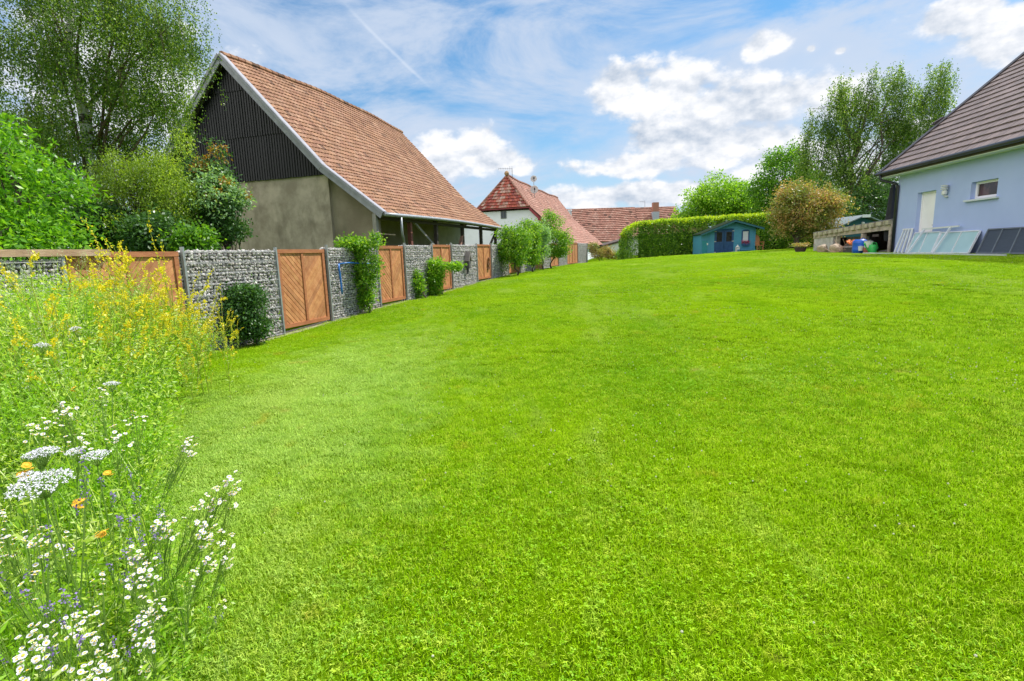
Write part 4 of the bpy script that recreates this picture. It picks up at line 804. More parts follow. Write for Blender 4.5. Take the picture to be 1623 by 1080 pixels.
def clutter():
    blue = pm('blue_barrel_plastic', (.008, .09, .50), (.012, .12, .58), sc=5, rough=.35)
    p = hpt(-.62, 1.05); z = g1(*p); root = empty('blue_barrel', (p[0], p[1], z)); tag(root, 'bright blue plastic barrel standing before the garden store', 'barrel')
    m = MB(); m.lathe([(.2, 0), (.245, .02), (.25, .12), (.258, .14), (.258, .17), (.25, .19), (.25, .38), (.258, .40), (.25, .43), (.235, .5), (.18, .54)], n=24); m.build('drum', blue, root, smooth=True)
    m = MB(); m.lathe([(.05, .53), (.05, .57), (.04, .575)], (.1, 0, 0), 12); m.build('bung', blue, root)
    def bucket(x, y, r, h, mat, label, z0=0, cat='bucket'):
        p = hpt(x, y); root = empty('bucket' if cat == 'bucket' else cat.replace(' ', '_'), (p[0], p[1], g1(*p)+z0)); tag(root, label, cat)
        m = MB(); m.lathe([(r*.85, 0), (r, h), (r*1.06, h), (r*1.06, h-.02), (r*1.0, h-.02)], n=16); m.build('tub', mat, root, smooth=False)
        m = MB(); m.tube([(r*math.cos(a), 0, h-.02+.35*r*math.sin(a)) for a in np.linspace(0, math.pi, 9)], .006, 5); m.build('handle', GALV, root)
    bucket(-.6, .55, .14, .22, pm('brown_red_tub', (.28, .09, .07), (.34, .12, .09), rough=.5), 'brown red bucket under the white one beside the blue barrel')
    bucket(-.6, .50, .15, .24, pm('white_tub', (.62, .62, .58), (.68, .68, .64), rough=.4), 'white bucket stacked on the brown red bucket beside the blue barrel', .23)
    bucket(-.75, .72, .09, .17, pm('grey_white_tub', (.55, .58, .62), (.62, .64, .68), rough=.4), 'small pale bucket between the blue barrel and the stacked buckets', .12)
    p = hpt(-.62, .17); root = empty('watering_can', (p[0], p[1], g1(*p))); tag(root, 'bright green plastic watering can nearest the downpipe', 'watering can'); gr = pm('green_plastic', (.02, .35, .06), (.03, .42, .08), rough=.35)
    m = MB(); m.lathe([(.12, 0), (.13, .05), (.13, .28), (.10, .34)], n=16); m.build('body', gr, root, smooth=True)
    m = MB(); m.tube([(-.12, 0, .08), (-.24, 0, .24), (-.32, 0, .40)], [.025, .02, .035], 8); m.build('spout', gr, root); m = MB(); m.tube([(.12, 0, .1), (.2, 0, .22), (.12, 0, .4), (-.02, 0, .4), (-.06, 0, .33)], .014, 6); m.build('handle', gr, root)
    # orange plastic toy heap / tarp
    p = hpt(-.45, 1.85); m = MB(); 
    for i in range(9): a = random.uniform(0, 3); m.bar((random.uniform(-.1, .1), -.3+.07*i, .05+.02*i), (random.uniform(-.1, .1), -.1+.07*i, .12+random.uniform(.1, .22)), .10, .03)
    o = m.build('folded_tarp', pm('orange_fabric', (.62, .14, .03), (.72, .22, .05), sc=5)); o.location = (p[0], p[1], g1(*p)+.2); o.rotation_euler = (0, 0, HROT); tag(o, 'crumpled orange tarpaulin heaped left of the blue barrel', 'tarpaulin')
    p = hpt(-.45, 1.8); m = MB(); m.box(-.2, .2, -.42, .42, 0, .22); m.box(-.22, .22, -.44, .44, .2, .23); o = m.build('storage_crate', pm('dark_crate', (.05, .045, .05), (.08, .07, .075))); o.location = (p[0], p[1], g1(*p)); o.rotation_euler = (0, 0, HROT); tag(o, 'dark low storage crate carrying the orange tarpaulin', 'crate')
    # bare dry branches heaped
    m = MB()
    for i in range(22):
        a = rng.normal(size=3)*.2; a[2] = abs(a[2])*.4; b = a+rng.normal(size=3)*.25; b[2] = abs(b[2]); m.tube([a, (a+b)/2+rng.normal(size=3)*.03, b], .009, 4)
    p = hpt(-.5, 2.35); o = m.build('twig_heap', pm('pink_brown_twig', (.38, .22, .17), (.48, .3, .24))); o.location = (p[0], p[1], g1(*p)+.03); tag(o, 'heap of pinkish brown twigs beside the low concrete block', 'twigs')
clutter()

# ------------------------------------------------------------------ garden huts
TEAL = pm('teal_boards', (.05, .235, .37), (.07, .29, .43), sc=3, st=(.5, .5, 14), rough=.6, bump=.3, bsc=4, bst=(.2, .2, 30))
NAVY = pm('navy_paint', (.012, .055, .16), (.02, .075, .21), sc=4, rough=.5)
def hut():
    z = 1.22; root = empty('garden_hut', (13.86, 38, z), rad(-6)); tag(root, 'teal wooden garden hut with navy double door in front of the hedge', 'garden hut')
    Wd = 3.75; D = 2.6; x0 = .62; pk = 2.35; eL, eR, ea = 1.62, 1.82, 1.40   # local z of eaves
    w = MB()
    # front wall around the openings, boards as real laps
    ops = [(.95, 2.28, .05, 1.70), (2.88, 3.30, .85, 1.58)]
    def topz(x): return np.interp(x, [0, 2.25, 3.75], [1.52, 2.24, 1.80])
    zz = 0.0; lap = .12
    while zz < 2.3:
        segs = [(x0, Wd)]
        for a, b, c, d in ops:
            if zz+lap > c and zz < d:
                ns = []
                for p, q in segs:
                    if p < a: ns.append((p, min(q, a)))
                    if q > b: ns.append((max(p, b), q))
                segs = [s for s in ns if s[1]-s[0] > .01]
        for p, q in segs:
            k = 8; xs = np.linspace(p, q, k+1)
            for a, b in zip(xs[:-1], xs[1:]):
                za, zb = min(zz+lap, topz(a)), min(zz+lap, topz(b))
                if za > zz+.005 or zb > zz+.005: w.prism([(a, -.015, zz), (b, -.015, zz), (b, -.002, max(zb, zz)), (a, -.002, max(za, zz))], (0, .03, 0))
        zz += lap
    w.prism([(x0, D, 0), (Wd, D, 0), (Wd, D, 1.8), (2.25, D, 2.24), (x0, D, 1.7)], (0, -.05, 0)); w.box(x0, x0+.04, .02, D, 0, 1.68); w.box(Wd-.04, Wd, .02, D, 0, 1.78); w.build('wall', TEAL, root)
    w = MB(); zz = 0
    while zz < 1.5: w.box(0, x0-.02, -.012, .03, zz, min(zz+.115, 1.52)); zz += .12
    w.box(0, .03, .03, D-.3, 0, 1.45); ln = w.build('side_store', TEAL, root)
    m = MB(); m.box(.1, .46, -.04, -.014, .06, 1.0); dd = m.build('small_door', pm('green_teal_paint', (.02, .20, .24), (.03, .25, .29)), root); m = MB(); m.box(.42, .50, -.055, -.04, .68, .82); m.build('latch', pm('white_latch', (.7, .7, .7), (.75, .75, .75)), dd)
    for cx, ch in ((x0-.03, 1.75), (Wd-.06, 1.8)):
        m = MB(); m.box(cx, cx+.08, -.05, .02, 0, ch); m.build('corner_post', TEAL, root)
    HM = pm('pale_hinge', (.5, .5, .48), (.6, .6, .58), metal=.4)
    rf = MB()
    for a, b in (((-.12, 1.42), (2.25, 2.33)), ((4.2, 1.73), (2.25, 2.33))): rf.prism([(a[0], -.45, a[1]), (b[0], -.45, b[1]), (b[0], -.45, b[1]+.06), (a[0], -.45, a[1]+.06)], (0, D+.1, 0))
    r = rf.build('roof', pm('dark_green_felt', (.018, .032, .022), (.04, .055, .035), rough=1, spec=0), root)
    vb = MB()
    for a, b in (((-.12, 1.36), (2.25, 2.27)), ((4.2, 1.67), (2.25, 2.27))): vb.prism([(a[0], -.47, a[1]-.04), (b[0], -.47, b[1]-.04), (b[0], -.47, b[1]+.08), (a[0], -.47, a[1]+.08)], (0, .018, 0))
    vb.build('verge_board', pm('dark_teal', (.02, .10, .13), (.03, .13, .16)), root)
    for xx in (.95, 1.625):
        m = MB(); xw = .655; m.box(xx+.005, xx+xw, -.02, .01, .05, .88); m.box(xx+.005, xx+.14, -.02, .01, .88, 1.68); m.box(xx+xw-.13, xx+xw, -.02, .01, .88, 1.68); m.box(xx+.14, xx+xw-.13, -.02, .01, 1.56, 1.68)
        for i in range(5): m.box(xx+.03+i*.125, xx+.04+i*.125, -.026, -.02, .08, .86)
        d = m.build('door', NAVY, root); m = MB(); m.box(xx+.14, xx+xw-.13, -.005, .003, .88, 1.56); m.build('pane', pm('hut_glass', (.02, .02, .022), (.05, .05, .05), rough=.08), d)
        for zz in (.12, .88, 1.6): m = MB(); m.box(*( (xx-.02, xx+.13) if xx < 1.5 else (xx+xw-.12, xx+xw+.03)), -.035, -.021, zz, zz+.045); m.build('hinge', HM, d)
    m = MB(); m.box(.9, 2.3, -.2, .0, 0, .04); m.build('threshold', pm('pale_threshold', (.5, .48, .42), (.58, .55, .5)), root)
    m = MB(); a, b, c, d = ops[1]; m.box(a-.05, a+.02, -.04, .01, c-.06, d+.06); m.box(b-.02, b+.05, -.04, .01, c-.06, d+.06); m.box(a+.02, b-.02, -.04, .01, c-.06, c+.01); m.box(a+.02, b-.02, -.04, .01, d-.01, d+.06); wn = m.build('window', NAVY, root)
    m = MB(); m.box(a+.02, b-.02, -.012, -.004, c+.01, d-.01); m.build('pane', pm('curtained_glass', (.55, .58, .65), (.62, .65, .7), rough=.2), wn)
    # window box with red flowers
    bx = MB(); bx.box(a-.03, b+.03, -.22, -.045, c-.30, c-.12); fb = bx.build('planter_box', NAVY, root)
    n = 260; P = np.c_[rng.uniform(a-.08, b+.08, n), rng.uniform(-.26, -.04, n), rng.uniform(c-.18, c+.08, n)]; V, Q = leaves(P, .045, .8); npmesh('flowers', V, Q, leafmat('red_geranium', [(.45, .01, .03), (.6, .02, .06)], .15), fb)
    m = MB(); m.box(2.45, 3.7, -.42, -.12, .16, .21); 
    for xx in (2.5, 3.6): m.box(xx, xx+.05, -.40, -.14, 0, .16)
    b = m.build('bench', TEAL); b.location = (13.86, 38, z+.08); b.rotation_euler = (0, 0, rad(-6)); tag(b, 'low teal bench under the window of the garden hut', 'bench')
    m = MB(); m.box(-.12, .12, -.12, .12, 0, .04)
    for x, y in ((-.1, -.1), (.1, -.1), (.1, .1), (-.1, .1)): m.box(x-.012, x+.012, y-.012, y+.012, .04, .34)
    m.box(-.08, .08, -.08, .08, .04, .3); m.lathe([(.15, .34), (.05, .46), (.02, .52)], n=4); o = m.build('lantern', pm('white_lantern', (.68, .66, .6), (.75, .73, .68))); p = (16.35, 37.55); o.location = (*p, g1(*p)+.02); tag(o, 'small white lantern standing right of the navy hut door', 'lantern')
hut()
def wooden_chair():
    p = (17.85, 37.6); root = empty('wooden_chair', (*p, g1(*p)), rad(8)); tag(root, 'carved brown wooden chair standing at the right corner of the teal hut', 'chair'); wm = pm('orange_wood', (.36, .16, .06), (.46, .23, .10), sc=5, st=(4, 4, 1))
    m = MB(); m.box(-.26, .26, -.25, .25, .38, .44); m.build('seat', wm, root)
    m = MB(); m.prism([(-.25, .22, .44), (.25, .22, .44), (.24, .26, .95), (.14, .27, 1.12), (0, .27, 1.18), (-.14, .27, 1.12), (-.24, .26, .95)], (0, .05, 0)); m.build('backrest', wm, root)
    for x in (-.24, .2):
        for y in (-.24, .2): m = MB(); m.box(x, x+.05, y, y+.05, 0, .38); m.build('leg', wm, root)
    for x in (-.29, .24): m = MB(); m.box(x, x+.05, -.25, .24, .62, .67); m.box(x, x+.05, -.24, -.19, .44, .62); m.build('armrest', wm, root)
wooden_chair()
def hut_two():
    c = at(1368, 342, 30); root = empty('garden_shed', (c[0], 30, 1.2), rad(-4)); tag(root, 'dark teal shed gable rising behind the roof of the low garden store', 'shed')
    zp = c[2]-1.2; w = MB(); w.prism([(-1.35, 0, 0), (1.35, 0, 0), (1.35, 0, zp-.62), (0, 0, zp-.1), (-1.35, 0, zp-.62)], (0, 2.4, 0)); w.build('wall', pm('deep_teal', (.015, .09, .12), (.025, .12, .15), sc=3, st=(1, 1, 12)), root)
    r = MB()
    for s in (-1, 1): r.prism([(s*1.5, -.3, zp-.66), (0, -.3, zp-.02), (0, -.3, zp+.04), (s*1.5, -.3, zp-.60)], (0, 3, 0))
    r.build('roof', pm('grey_teal_roof', (.15, .19, .21), (.20, .25, .27)), root)
    m = MB(); m.lathe([(.06, -.06), (.09, 0), (.06, .06)], (0, -.06, zp-.42), 10); m.box(-.22, .22, -.34, -.31, zp-.12, zp+.04); m.build('finial', pm('white_finial', (.7, .72, .74), (.76, .78, .8)), root)
hut_two()

# ------------------------------------------------------------------ vegetation
def E(u, v, Y, ru, rv, rd=None):
    """ellipsoid of foliage: centre in the world, radii in metres"""
    k = Y/FPX; rd = ru if rd is None else rd
    return (at(u, v, Y), np.array([ru*k, rd*k, rv*k]))
def lumps(P, f, ph):
    return np.sin(P[:, 0]*f+ph[0])*np.sin(P[:, 1]*f*1.1+ph[1])+np.sin(P[:, 2]*f*1.3+ph[2]+P[:, 0]*f*.5)
def sample(ells, n, inner=.45, gap=0., f=1.6):
    vol = np.array([np.prod(e[1])**(2/3) for e in ells]); pr = vol/vol.sum(); out = []; ph = rng.random(3)*6
    while sum(len(o) for o in out) < n:
        k = rng.choice(len(ells), n, p=pr); d = unit(rng.normal(size=(n, 3))); r = (inner**3+(1-inner**3)*rng.random(n))**(1/3)*(.88+.16*np.sin(d[:, 0]*5+ph[0])*np.sin(d[:, 2]*6+ph[1])+.12*np.sin(d[:, 1]*11+d[:, 2]*9+ph[2]))
        C = np.array([ells[i][0] for i in k]); R = np.array([ells[i][1] for i in k]); P = C+d*R*r[:, None]
        if gap: P = P[lumps(P, f, ph)+rng.normal(size=n)*.35 > -1+gap]
        out.append(P)
    return np.concatenate(out)[:n]
def crown(name, ells, ncl, lpc, crad, lsize, mat, parent, aspect=.55, gap=.5, f=1.6, inner=.5, weep=0, up=.5, flat=.7, C=None, label=None):
    if C is None: C = sample(ells, ncl, inner, gap, f)
    ncl = len(C); n = ncl*lpc
    if weep:
        Ls = rng.uniform(.35, 1.0, ncl)*weep; t = rng.random((ncl, lpc)); sway = rng.normal(size=(ncl, 1, 3))*np.array([.16, .16, 0])
        O = sway*t[:, :, None]*Ls[:, None, None]+rng.normal(size=(ncl, lpc, 3))*crad; O[:, :, 2] -= t*Ls[:, None]
        P = (C[:, None]+O).reshape(-1, 3); ax = np.tile([0, 0, -1.1], (n, 1))
    else:
        O = rng.normal(size=(ncl, lpc, 3))*crad*rng.uniform(.7, 1.3, (ncl, 1, 1)); O[:, :, 2] *= flat; P = (C[:, None]+O).reshape(-1, 3); ax = unit(O.reshape(-1, 3)+1e-6)*.9+np.array([0, 0, -.25])
    V, Q = leaves(P, lsize, aspect, ax, .8, up); o = npmesh(name, V, Q, mat, parent)
    if parent: o.matrix_parent_inverse = Matrix.Translation(-Vector(parent.location))
    if label: o['label'] = label
    return C
def wood(base, top, r0, C, nl, parent, mat, name='trunk', bend=.1, r1=.35, limbname='limb', start=.25):
    base = np.array(base, float); top = np.array(top, float); m = MB(); k = 9; w = rng.normal(size=(k+1, 3))*bend; w[0] = 0; w[:, 2] = 0
    path = [base+(top-base)*i/k+w[i] for i in range(k+1)]; path[0] = base+np.array((0, 0, -.15)); rr = [r0*(1-(1-r1)*(i/k)) for i in range(k+1)]; rr[0] *= 1.35
    m.tube(path, rr, 9); lm = MB()
    for i in rng.choice(len(C), min(nl, len(C)), replace=False):
        c = C[i]; tz = rng.uniform(start, .98); j = min(k-1, int(tz*k)); p = path[j]+(path[j+1]-path[j])*(tz*k-j)
        if p[2] > c[2]: tz = start+rng.random()*.2; j = min(k-1, int(tz*k)); p = path[j]
        mid = p+(c-p)*.5+np.array([0, 0, .12*np.linalg.norm(c-p)])+rng.normal(size=3)*.06; rl = r0*.30*(1-.5*tz)
        lm.tube([p, (p+mid)/2+rng.normal(size=3)*.03, mid, (mid+c)/2+rng.normal(size=3)*.05, c], [rl, rl*.8, rl*.55, rl*.35, rl*.15], 5)
    t = m.build(name, mat, parent, smooth=True); l = lm.build('branches', mat if name != 'trunk' or mat is not BARKW else TWIG, parent, smooth=True)
    for o in (t, l): o.matrix_parent_inverse = Matrix.Translation(-Vector(parent.location))
def plant(name, label, cat, base, group=None):
    o = empty(name, base); return tag(o, label, cat, group)
def gp(x, y, dz=0): return (x, y, g1(x, y)+dz)

LBIRCH = leafmat('birch_leaves', [(0.04, 0.1, 0.012), (0.09, 0.19, 0.018), (0.2, 0.33, 0.035), (0.38, 0.48, 0.11)], .34, big=(.05, .11, .012), bigsc=.6)
LWALN = leafmat('broad_bright_leaves', [(0.06, 0.18, 0.012), (0.13, 0.33, 0.018), (0.27, 0.5, 0.03)], .35, rough=.35)
LWEEP = leafmat('yellow_green_leaves', [(0.12, 0.2, 0.02), (0.24, 0.36, 0.03), (0.42, 0.54, 0.08)], .4, big=(.11, .19, .02), bigsc=.7)
LDARK = leafmat('dark_green_leaves', [(0.032, 0.093, 0.022), (0.063, 0.153, 0.032), (0.108, 0.221, 0.056)], .22, rough=.35)
LRED = leafmat('reddish_tip_leaves', [(0.24, 0.098, 0.024), (0.36, 0.224, 0.036), (0.18, 0.21, 0.024)], .35)
LMAPLE = leafmat('maple_leaves', [(0.045, 0.14, 0.012), (0.1, 0.25, 0.018), (0.2, 0.38, 0.03)], .4)
LLIGHT = leafmat('light_green_leaves', [(0.1, 0.25, 0.015), (0.2, 0.38, 0.02), (0.32, 0.5, 0.05)], .4)
LYOUNG = leafmat('young_tree_leaves', [(0.07, 0.19, 0.015), (0.15, 0.32, 0.02), (0.32, 0.46, 0.05)], .42)
LPLUM = leafmat('bronze_leaves', [(0.14, 0.24, 0.035), (0.34, 0.2, 0.07), (0.5, 0.3, 0.13), (0.22, 0.3, 0.05), (0.62, 0.42, 0.24)], .3, big=(.12, .20, .035), bigsc=.9)
LHEDGE = leafmat('hedge_leaves', [(0.03, 0.1, 0.01), (0.12, 0.28, 0.02), (0.34, 0.54, 0.05)], .2, rough=.3)
LHTOP = leafmat('new_hedge_growth', [(0.238, 0.39, 0.012), (0.378, 0.494, 0.018), (0.476, 0.546, 0.03)], .4)
LGREY = leafmat('grey_green_leaves', [(0.16, 0.304, 0.128), (0.256, 0.416, 0.192), (0.352, 0.512, 0.256)], .35)

def trees():
    # 1 tall birch at the left
    B = at(133, 330, 15.5); b = gp(B[0], B[1]); t = plant('birch_tree', 'tall weeping birch with white trunk beyond the wall, left of the black gable', 'tree', b)
    Y = 15.5
    el = [E(120, 10, Y, 190, 120), E(40, 110, Y-1, 95, 130), E(215, 70, Y, 85, 120), E(150, 170, Y+.5, 110, 80), E(270, 30, Y-.5, 50, 60), E(262, 130, Y, 35, 60), E(25, 230, Y, 60, 60), E(225, 200, Y+1, 60, 60), E(110, -110, Y, 160, 120)]
    C = crown('crown', el, 4000, 34, .045, .058, LBIRCH, t, aspect=.72, gap=.75, f=2.6, inner=.25, weep=1.7)
    wood(b, at(112, -60, 15.6), .22, C, 20, t, BARKW, bend=.12, start=.3)
    s = MB(); 
    for i in rng.choice(len(C), 420, replace=False): c = C[i]; s.tube([c+np.array((0, 0, .1)), c+np.array((.03, 0, -.5)), c+np.array((.05, .02, -1.2))], [.006, .005, .003], 3, cap=False)
    o = s.build('hanging_twigs', TWIG, t); o.matrix_parent_inverse = Matrix.Translation(-Vector(t.location))
    # 2 broad-leaved tree at the lower left
    B = at(20, 380, 10.2); b = gp(B[0], B[1]); t = plant('walnut_tree', 'bright green broad-leaved tree at the far left edge behind the timber beam', 'tree', b); Y = 10.4
    C = crown('crown', [E(30, 305, Y, 95, 62), E(90, 350, Y-.2, 50, 42), E(5, 215, Y, 28, 32), E(20, 380, Y-.8, 90, 40), E(-60, 280, Y, 90, 100)], 430, 28, .19, .125, LWALN, t, aspect=.4, gap=.4, inner=.55, f=3.5)
    wood(b, at(10, 240, Y), .10, C, 40, t, BARK)
    # 3 drooping yellow-green bush
    B = at(215, 390, 12.2); b = gp(B[0], B[1]); t = plant('weeping_shrub', 'rounded yellow green drooping shrub between the birch trunk and the dark shrub', 'shrub', b); Y = 12.6
    C = crown('crown', [E(205, 272, Y, 52, 40), E(180, 320, Y, 42, 45), E(268, 295, Y-.2, 42, 55), E(290, 228, Y+.5, 20, 30), E(245, 245, Y, 30, 25), E(240, 340, Y-.3, 60, 35)], 900, 30, .06, .055, LWEEP, t, aspect=.5, gap=.4, inner=.5, weep=.75, f=3)
    wood(b, at(215, 270, Y), .08, C, 50, t, BARK)
    # 4 dark shrub with reddish tips
    B = at(345, 390, 13.2); b = gp(B[0], B[1]); t = plant('evergreen_shrub', 'dark glossy shrub with reddish tips standing against the grey gable wall', 'shrub', b); Y = 13.4
    C = crown('crown', [E(345, 330, Y, 42, 62), E(352, 262, Y, 20, 34), E(372, 345, Y-.2, 24, 38), E(318, 300, Y, 24, 45), E(315, 370, Y, 35, 25)], 620, 28, .09, .085, LDARK, t, aspect=.5, gap=.45, inner=.45, f=4)
    crown('new_shoots', [E(352, 250, Y-.1, 20, 28), E(320, 272, Y-.1, 22, 24), E(385, 305, Y-.2, 14, 14), E(340, 300, Y-.5, 30, 20)], 30, 26, .07, .08, LRED, t, aspect=.45, inner=.7)
    crown('pale_leaves', [E(345, 330, Y-.3, 44, 60)], 110, 24, .09, .085, LGREY, t, aspect=.5, inner=.85)
    wood(b, at(350, 270, Y), .07, C, 40, t, BARK)
    # 5 ivy and understorey behind the wall
    for (u, v, Y, ru, rv, lb, mt) in ((250, 372, 11.6, 45, 34, 'dark ivy mass above the wall, below the drooping shrub', LDARK), (150, 365, 12, 45, 45, 'dark shady shrub right of the bright broad-leaved tree', LDARK), (308, 385, 11.4, 26, 22, 'small mid green bush just above the first clear gabion', LMAPLE), (70, 300, 17.5, 120, 90, 'shaded shrub mass behind the birch at the left', LDARK)):
        B = at(u, v, Y); b = gp(B[0], B[1]); t = plant('background_shrub', lb, 'shrub', b); C = crown('foliage', [E(u, v, Y, ru, rv)], int(ru*rv/7)+60, 26, .11, .09, mt, t, gap=.3, inner=.5); wood(b, at(u, v, Y), .05, C, 14, t, BARK)
    for (u, Y, h, w, lb) in ((-60, 40, 7, 5, 'far dark tree seen through the birch at the left edge'), (120, 44, 6.0, 5, 'far dark tree seen through gaps left of the birch trunk'), (240, 46, 5.5, 5, 'far dark tree seen through gaps right of the birch trunk')):
        B = at(u, 400, Y); b = gp(B[0], B[1]); t = plant('distant_tree', lb, 'tree', b); c = np.array(b)+np.array((0, 0, h*.55)); C = crown('crown', [(c, np.array([w, w, h*.5]))], 260, 26, .35, .28, LDARK, t, gap=.3); wood(b, c, .2, C, 14, t, BARK)
    # right: big birch
    B = at(1352, 380, 38); b = gp(B[0], B[1]); t = plant('birch_tree', 'tall airy birch rising behind the bronze tree, left of the blue house roof', 'tree', b); Y = 38
    el = [E(1340, 190, Y, 34, 75), E(1372, 160, Y, 22, 55), E(1300, 200, Y, 26, 50), E(1420, 165, Y+1, 36, 60), E(1480, 135, Y+1, 30, 38), E(1500, 105, Y, 12, 14), E(1455, 190, Y+1, 40, 45), E(1330, 290, Y, 62, 55), E(1400, 280, Y+1, 45, 60), E(1278, 240, Y, 16, 50), E(1420, 105, Y, 12, 20), E(1330, 130, Y, 14, 24), E(1385, 118, Y, 10, 18)]
    C = crown('crown', el, 3000, 32, .075, .12, LBIRCH, t, aspect=.55, gap=.6, f=2.0, inner=.3, weep=2.8)
    wood(b, at(1345, 150, Y), .30, C, 34, t, BARK, bend=.25, start=.2); wood(gp(b[0]+.5, b[1]), at(1400, 180, Y), .13, C, 6, t, BARK, bend=.2, name='side_trunk')
    # maple, round trees
    for (nm, lb, u, vb, Y, el, n, l, ls, mt, r, tp) in (
        ('maple_tree', 'bright green dense tree between the far round tree and the tall birch', 1245, 385, 46, [(1245, 273, 40, 46), (1213, 312, 30, 38), (1275, 310, 40, 48), (1235, 345, 50, 30)], 820, 30, .20, LMAPLE, .3, (1245, 270)),
        ('round_tree', 'rounded light green tree far behind the hedge and the garden hut', 1140, 385, 60, [(1140, 315, 46, 38), (1108, 333, 32, 24), (1170, 322, 34, 34), (1090, 343, 20, 13)], 800, 28, .26, LLIGHT, .3, (1140, 310)),
        ('round_tree', 'low light green tree far behind the hedge, right of the rounded one', 1190, 385, 58, [(1192, 335, 24, 24), (1205, 350, 25, 20)], 260, 28, .26, LLIGHT, .2, (1190, 335)),
        ('bronze_tree', 'spreading tree with bronze and green leaves right of the teal hut', 1262, 398, 30, [(1275, 335, 48, 34), (1315, 325, 30, 32), (1240, 328, 24, 24), (1300, 360, 40, 20), (1240, 362, 14, 20), (1262, 308, 30, 20), (1290, 330, 45, 30)], 900, 30, .11, LPLUM, .16, (1270, 330)),
        ('dark_tree', 'dark tree mass behind the bronze tree and garden store', 1335, 388, 36, [(1320, 345, 45, 38), (1375, 335, 40, 45), (1400, 320, 25, 50)], 420, 28, .14, LDARK, .15, (1340, 340))):
        B = at(u, vb, Y); b = gp(B[0], B[1]); t = plant(nm, lb, 'tree', b); k = Y/FPX
        C = crown('crown', [E(a, c, Y, p, q) for a, c, p, q in el], n, l, 5.0*k, ls, mt, t, gap=.25, f=75/Y, inner=.45, aspect=.6); wood(b, at(*tp, Y), r, C, 34, t, BARK)
    # hedge
    t = plant('clipped_hedge', 'long clipped hedge with yellow new growth on top behind the garden hut', 'hedge', gp(9.6, 42))
    X0, Y0_, wd, hh = 9.0, 42.2, 1.15, 2.75
    def shell(n, kind):
        fx = rng.random(n)**1.2*17; th = rng.uniform(-math.pi/2, math.pi/2, n); zz = rng.random(n)**.85
        if kind == 'front': x = X0+1.2+fx; y = np.full(n, Y0_-wd)
        elif kind == 'end': x = X0+1.2-1.25*np.cos(th); y = Y0_+wd*np.sin(th)
        else: q = rng.random(n); x = X0+.1+fx+(rng.random(n)-.5)*.2; y = Y0_+rng.uniform(-1, 1, n)*wd*np.clip((fx+.2)/1.3, 0, 1)**.5; zz = np.ones(n)
        fxx = x-X0; top = hh*(1-.30*np.clip(1-fxx/1.5, 0, 1)**2)
        rnd = np.clip((zz-.8)/.2, 0, 1)**2*.35 if kind != 'top' else 0*zz
        lum = .12*np.sin(fxx*2.3)+.09*np.sin(fxx*5.1+2+zz*3)+.07*np.sin(fxx*9+zz*11)
        z = top*zz*(1+.05*lum)+(.10*lum if kind == 'top' else 0)-(.15*(np.abs(y-Y0_)/wd)**4 if kind == 'top' else 0)
        cx, cy = np.maximum(x, X0+1.2), Y0_; dx, dy = x-cx, y-cy; rr = np.hypot(dx, dy)+1e-6; sc_ = 1-rnd/np.maximum(rr, .4)*.6+(lum*.9*(kind != 'top')+rng.normal(size=n)*.07)/np.maximum(rr, .4)
        x = cx+dx*sc_; y = cy+dy*sc_+.02*fxx; return np.c_[x, y, gz(x, y)+z+rng.normal(size=n)*.05], zz
    A1, z1 = shell(52000, 'front'); A2, z2 = shell(7000, 'end'); A3, z3 = shell(17000, 'top'); P = np.concatenate([A1, A2, A3]); zz = np.concatenate([z1, z2, z3])
    young = zz+rng.normal(size=len(zz))*.09 > .96
    V, Q = leaves(P[~young], .13, .5, None, 1, .5); o = npmesh('foliage', V, Q, LHEDGE, t); o.matrix_parent_inverse = Matrix.Translation(-Vector(t.location))
    Pt = P[young]; V, Q = leaves(Pt+np.array((0, 0, .02)), .14, .45, np.tile([0, 0, .8], (len(Pt), 1)), 1, .2); o = npmesh('new_growth', V, Q, LHTOP, t); o.matrix_parent_inverse = Matrix.Translation(-Vector(t.location))
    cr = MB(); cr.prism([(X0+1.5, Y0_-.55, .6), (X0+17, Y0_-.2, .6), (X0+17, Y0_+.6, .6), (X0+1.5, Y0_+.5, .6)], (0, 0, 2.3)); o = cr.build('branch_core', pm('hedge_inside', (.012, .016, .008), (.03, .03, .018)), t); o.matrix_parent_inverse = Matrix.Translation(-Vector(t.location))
    # young trees along the wall
    for (nm, s, el, lb, mt) in (('young_tree', 15.9, [(812, 400, 22, 28), (803, 385, 14, 26), (826, 378, 16, 26)], 'leftmost young tree of the clump before the wall, low bushy crown', LYOUNG),
                            ('young_tree', 19.2, [(836, 385, 17, 30), (843, 372, 13, 20), (845, 405, 12, 14)], 'second young tree of the clump, just right of the leftmost', LYOUNG),
                            ('young_tree', 22.0, [(856, 385, 12, 26), (858, 365, 10, 16)], 'grey green young tree in the middle of the clump before the wall', LGREY),
                            ('young_tree', 24.3, [(880, 378, 18, 27), (872, 352, 12, 18), (893, 385, 12, 20), (880, 398, 16, 12)], 'rightmost and tallest young tree of the clump before the wall', LYOUNG)):
        p = fpt(s, .75); b = gp(*p); t = plant(nm, lb, 'tree', b, 'young trees along the wall'); Y = p[1]
        C = crown('crown', [E(a, c, Y, q*1.3, r*1.2) for a, c, q, r in el], 420, 22, .12, .10, mt, t, gap=.35, inner=.3, aspect=.6, f=4.5); top = np.mean([at(a, c, Y) for a, c, q, r in el], 0)+np.array((0, 0, .2)); wood(b, top, .05, C, 30, t, BARK, start=.45)
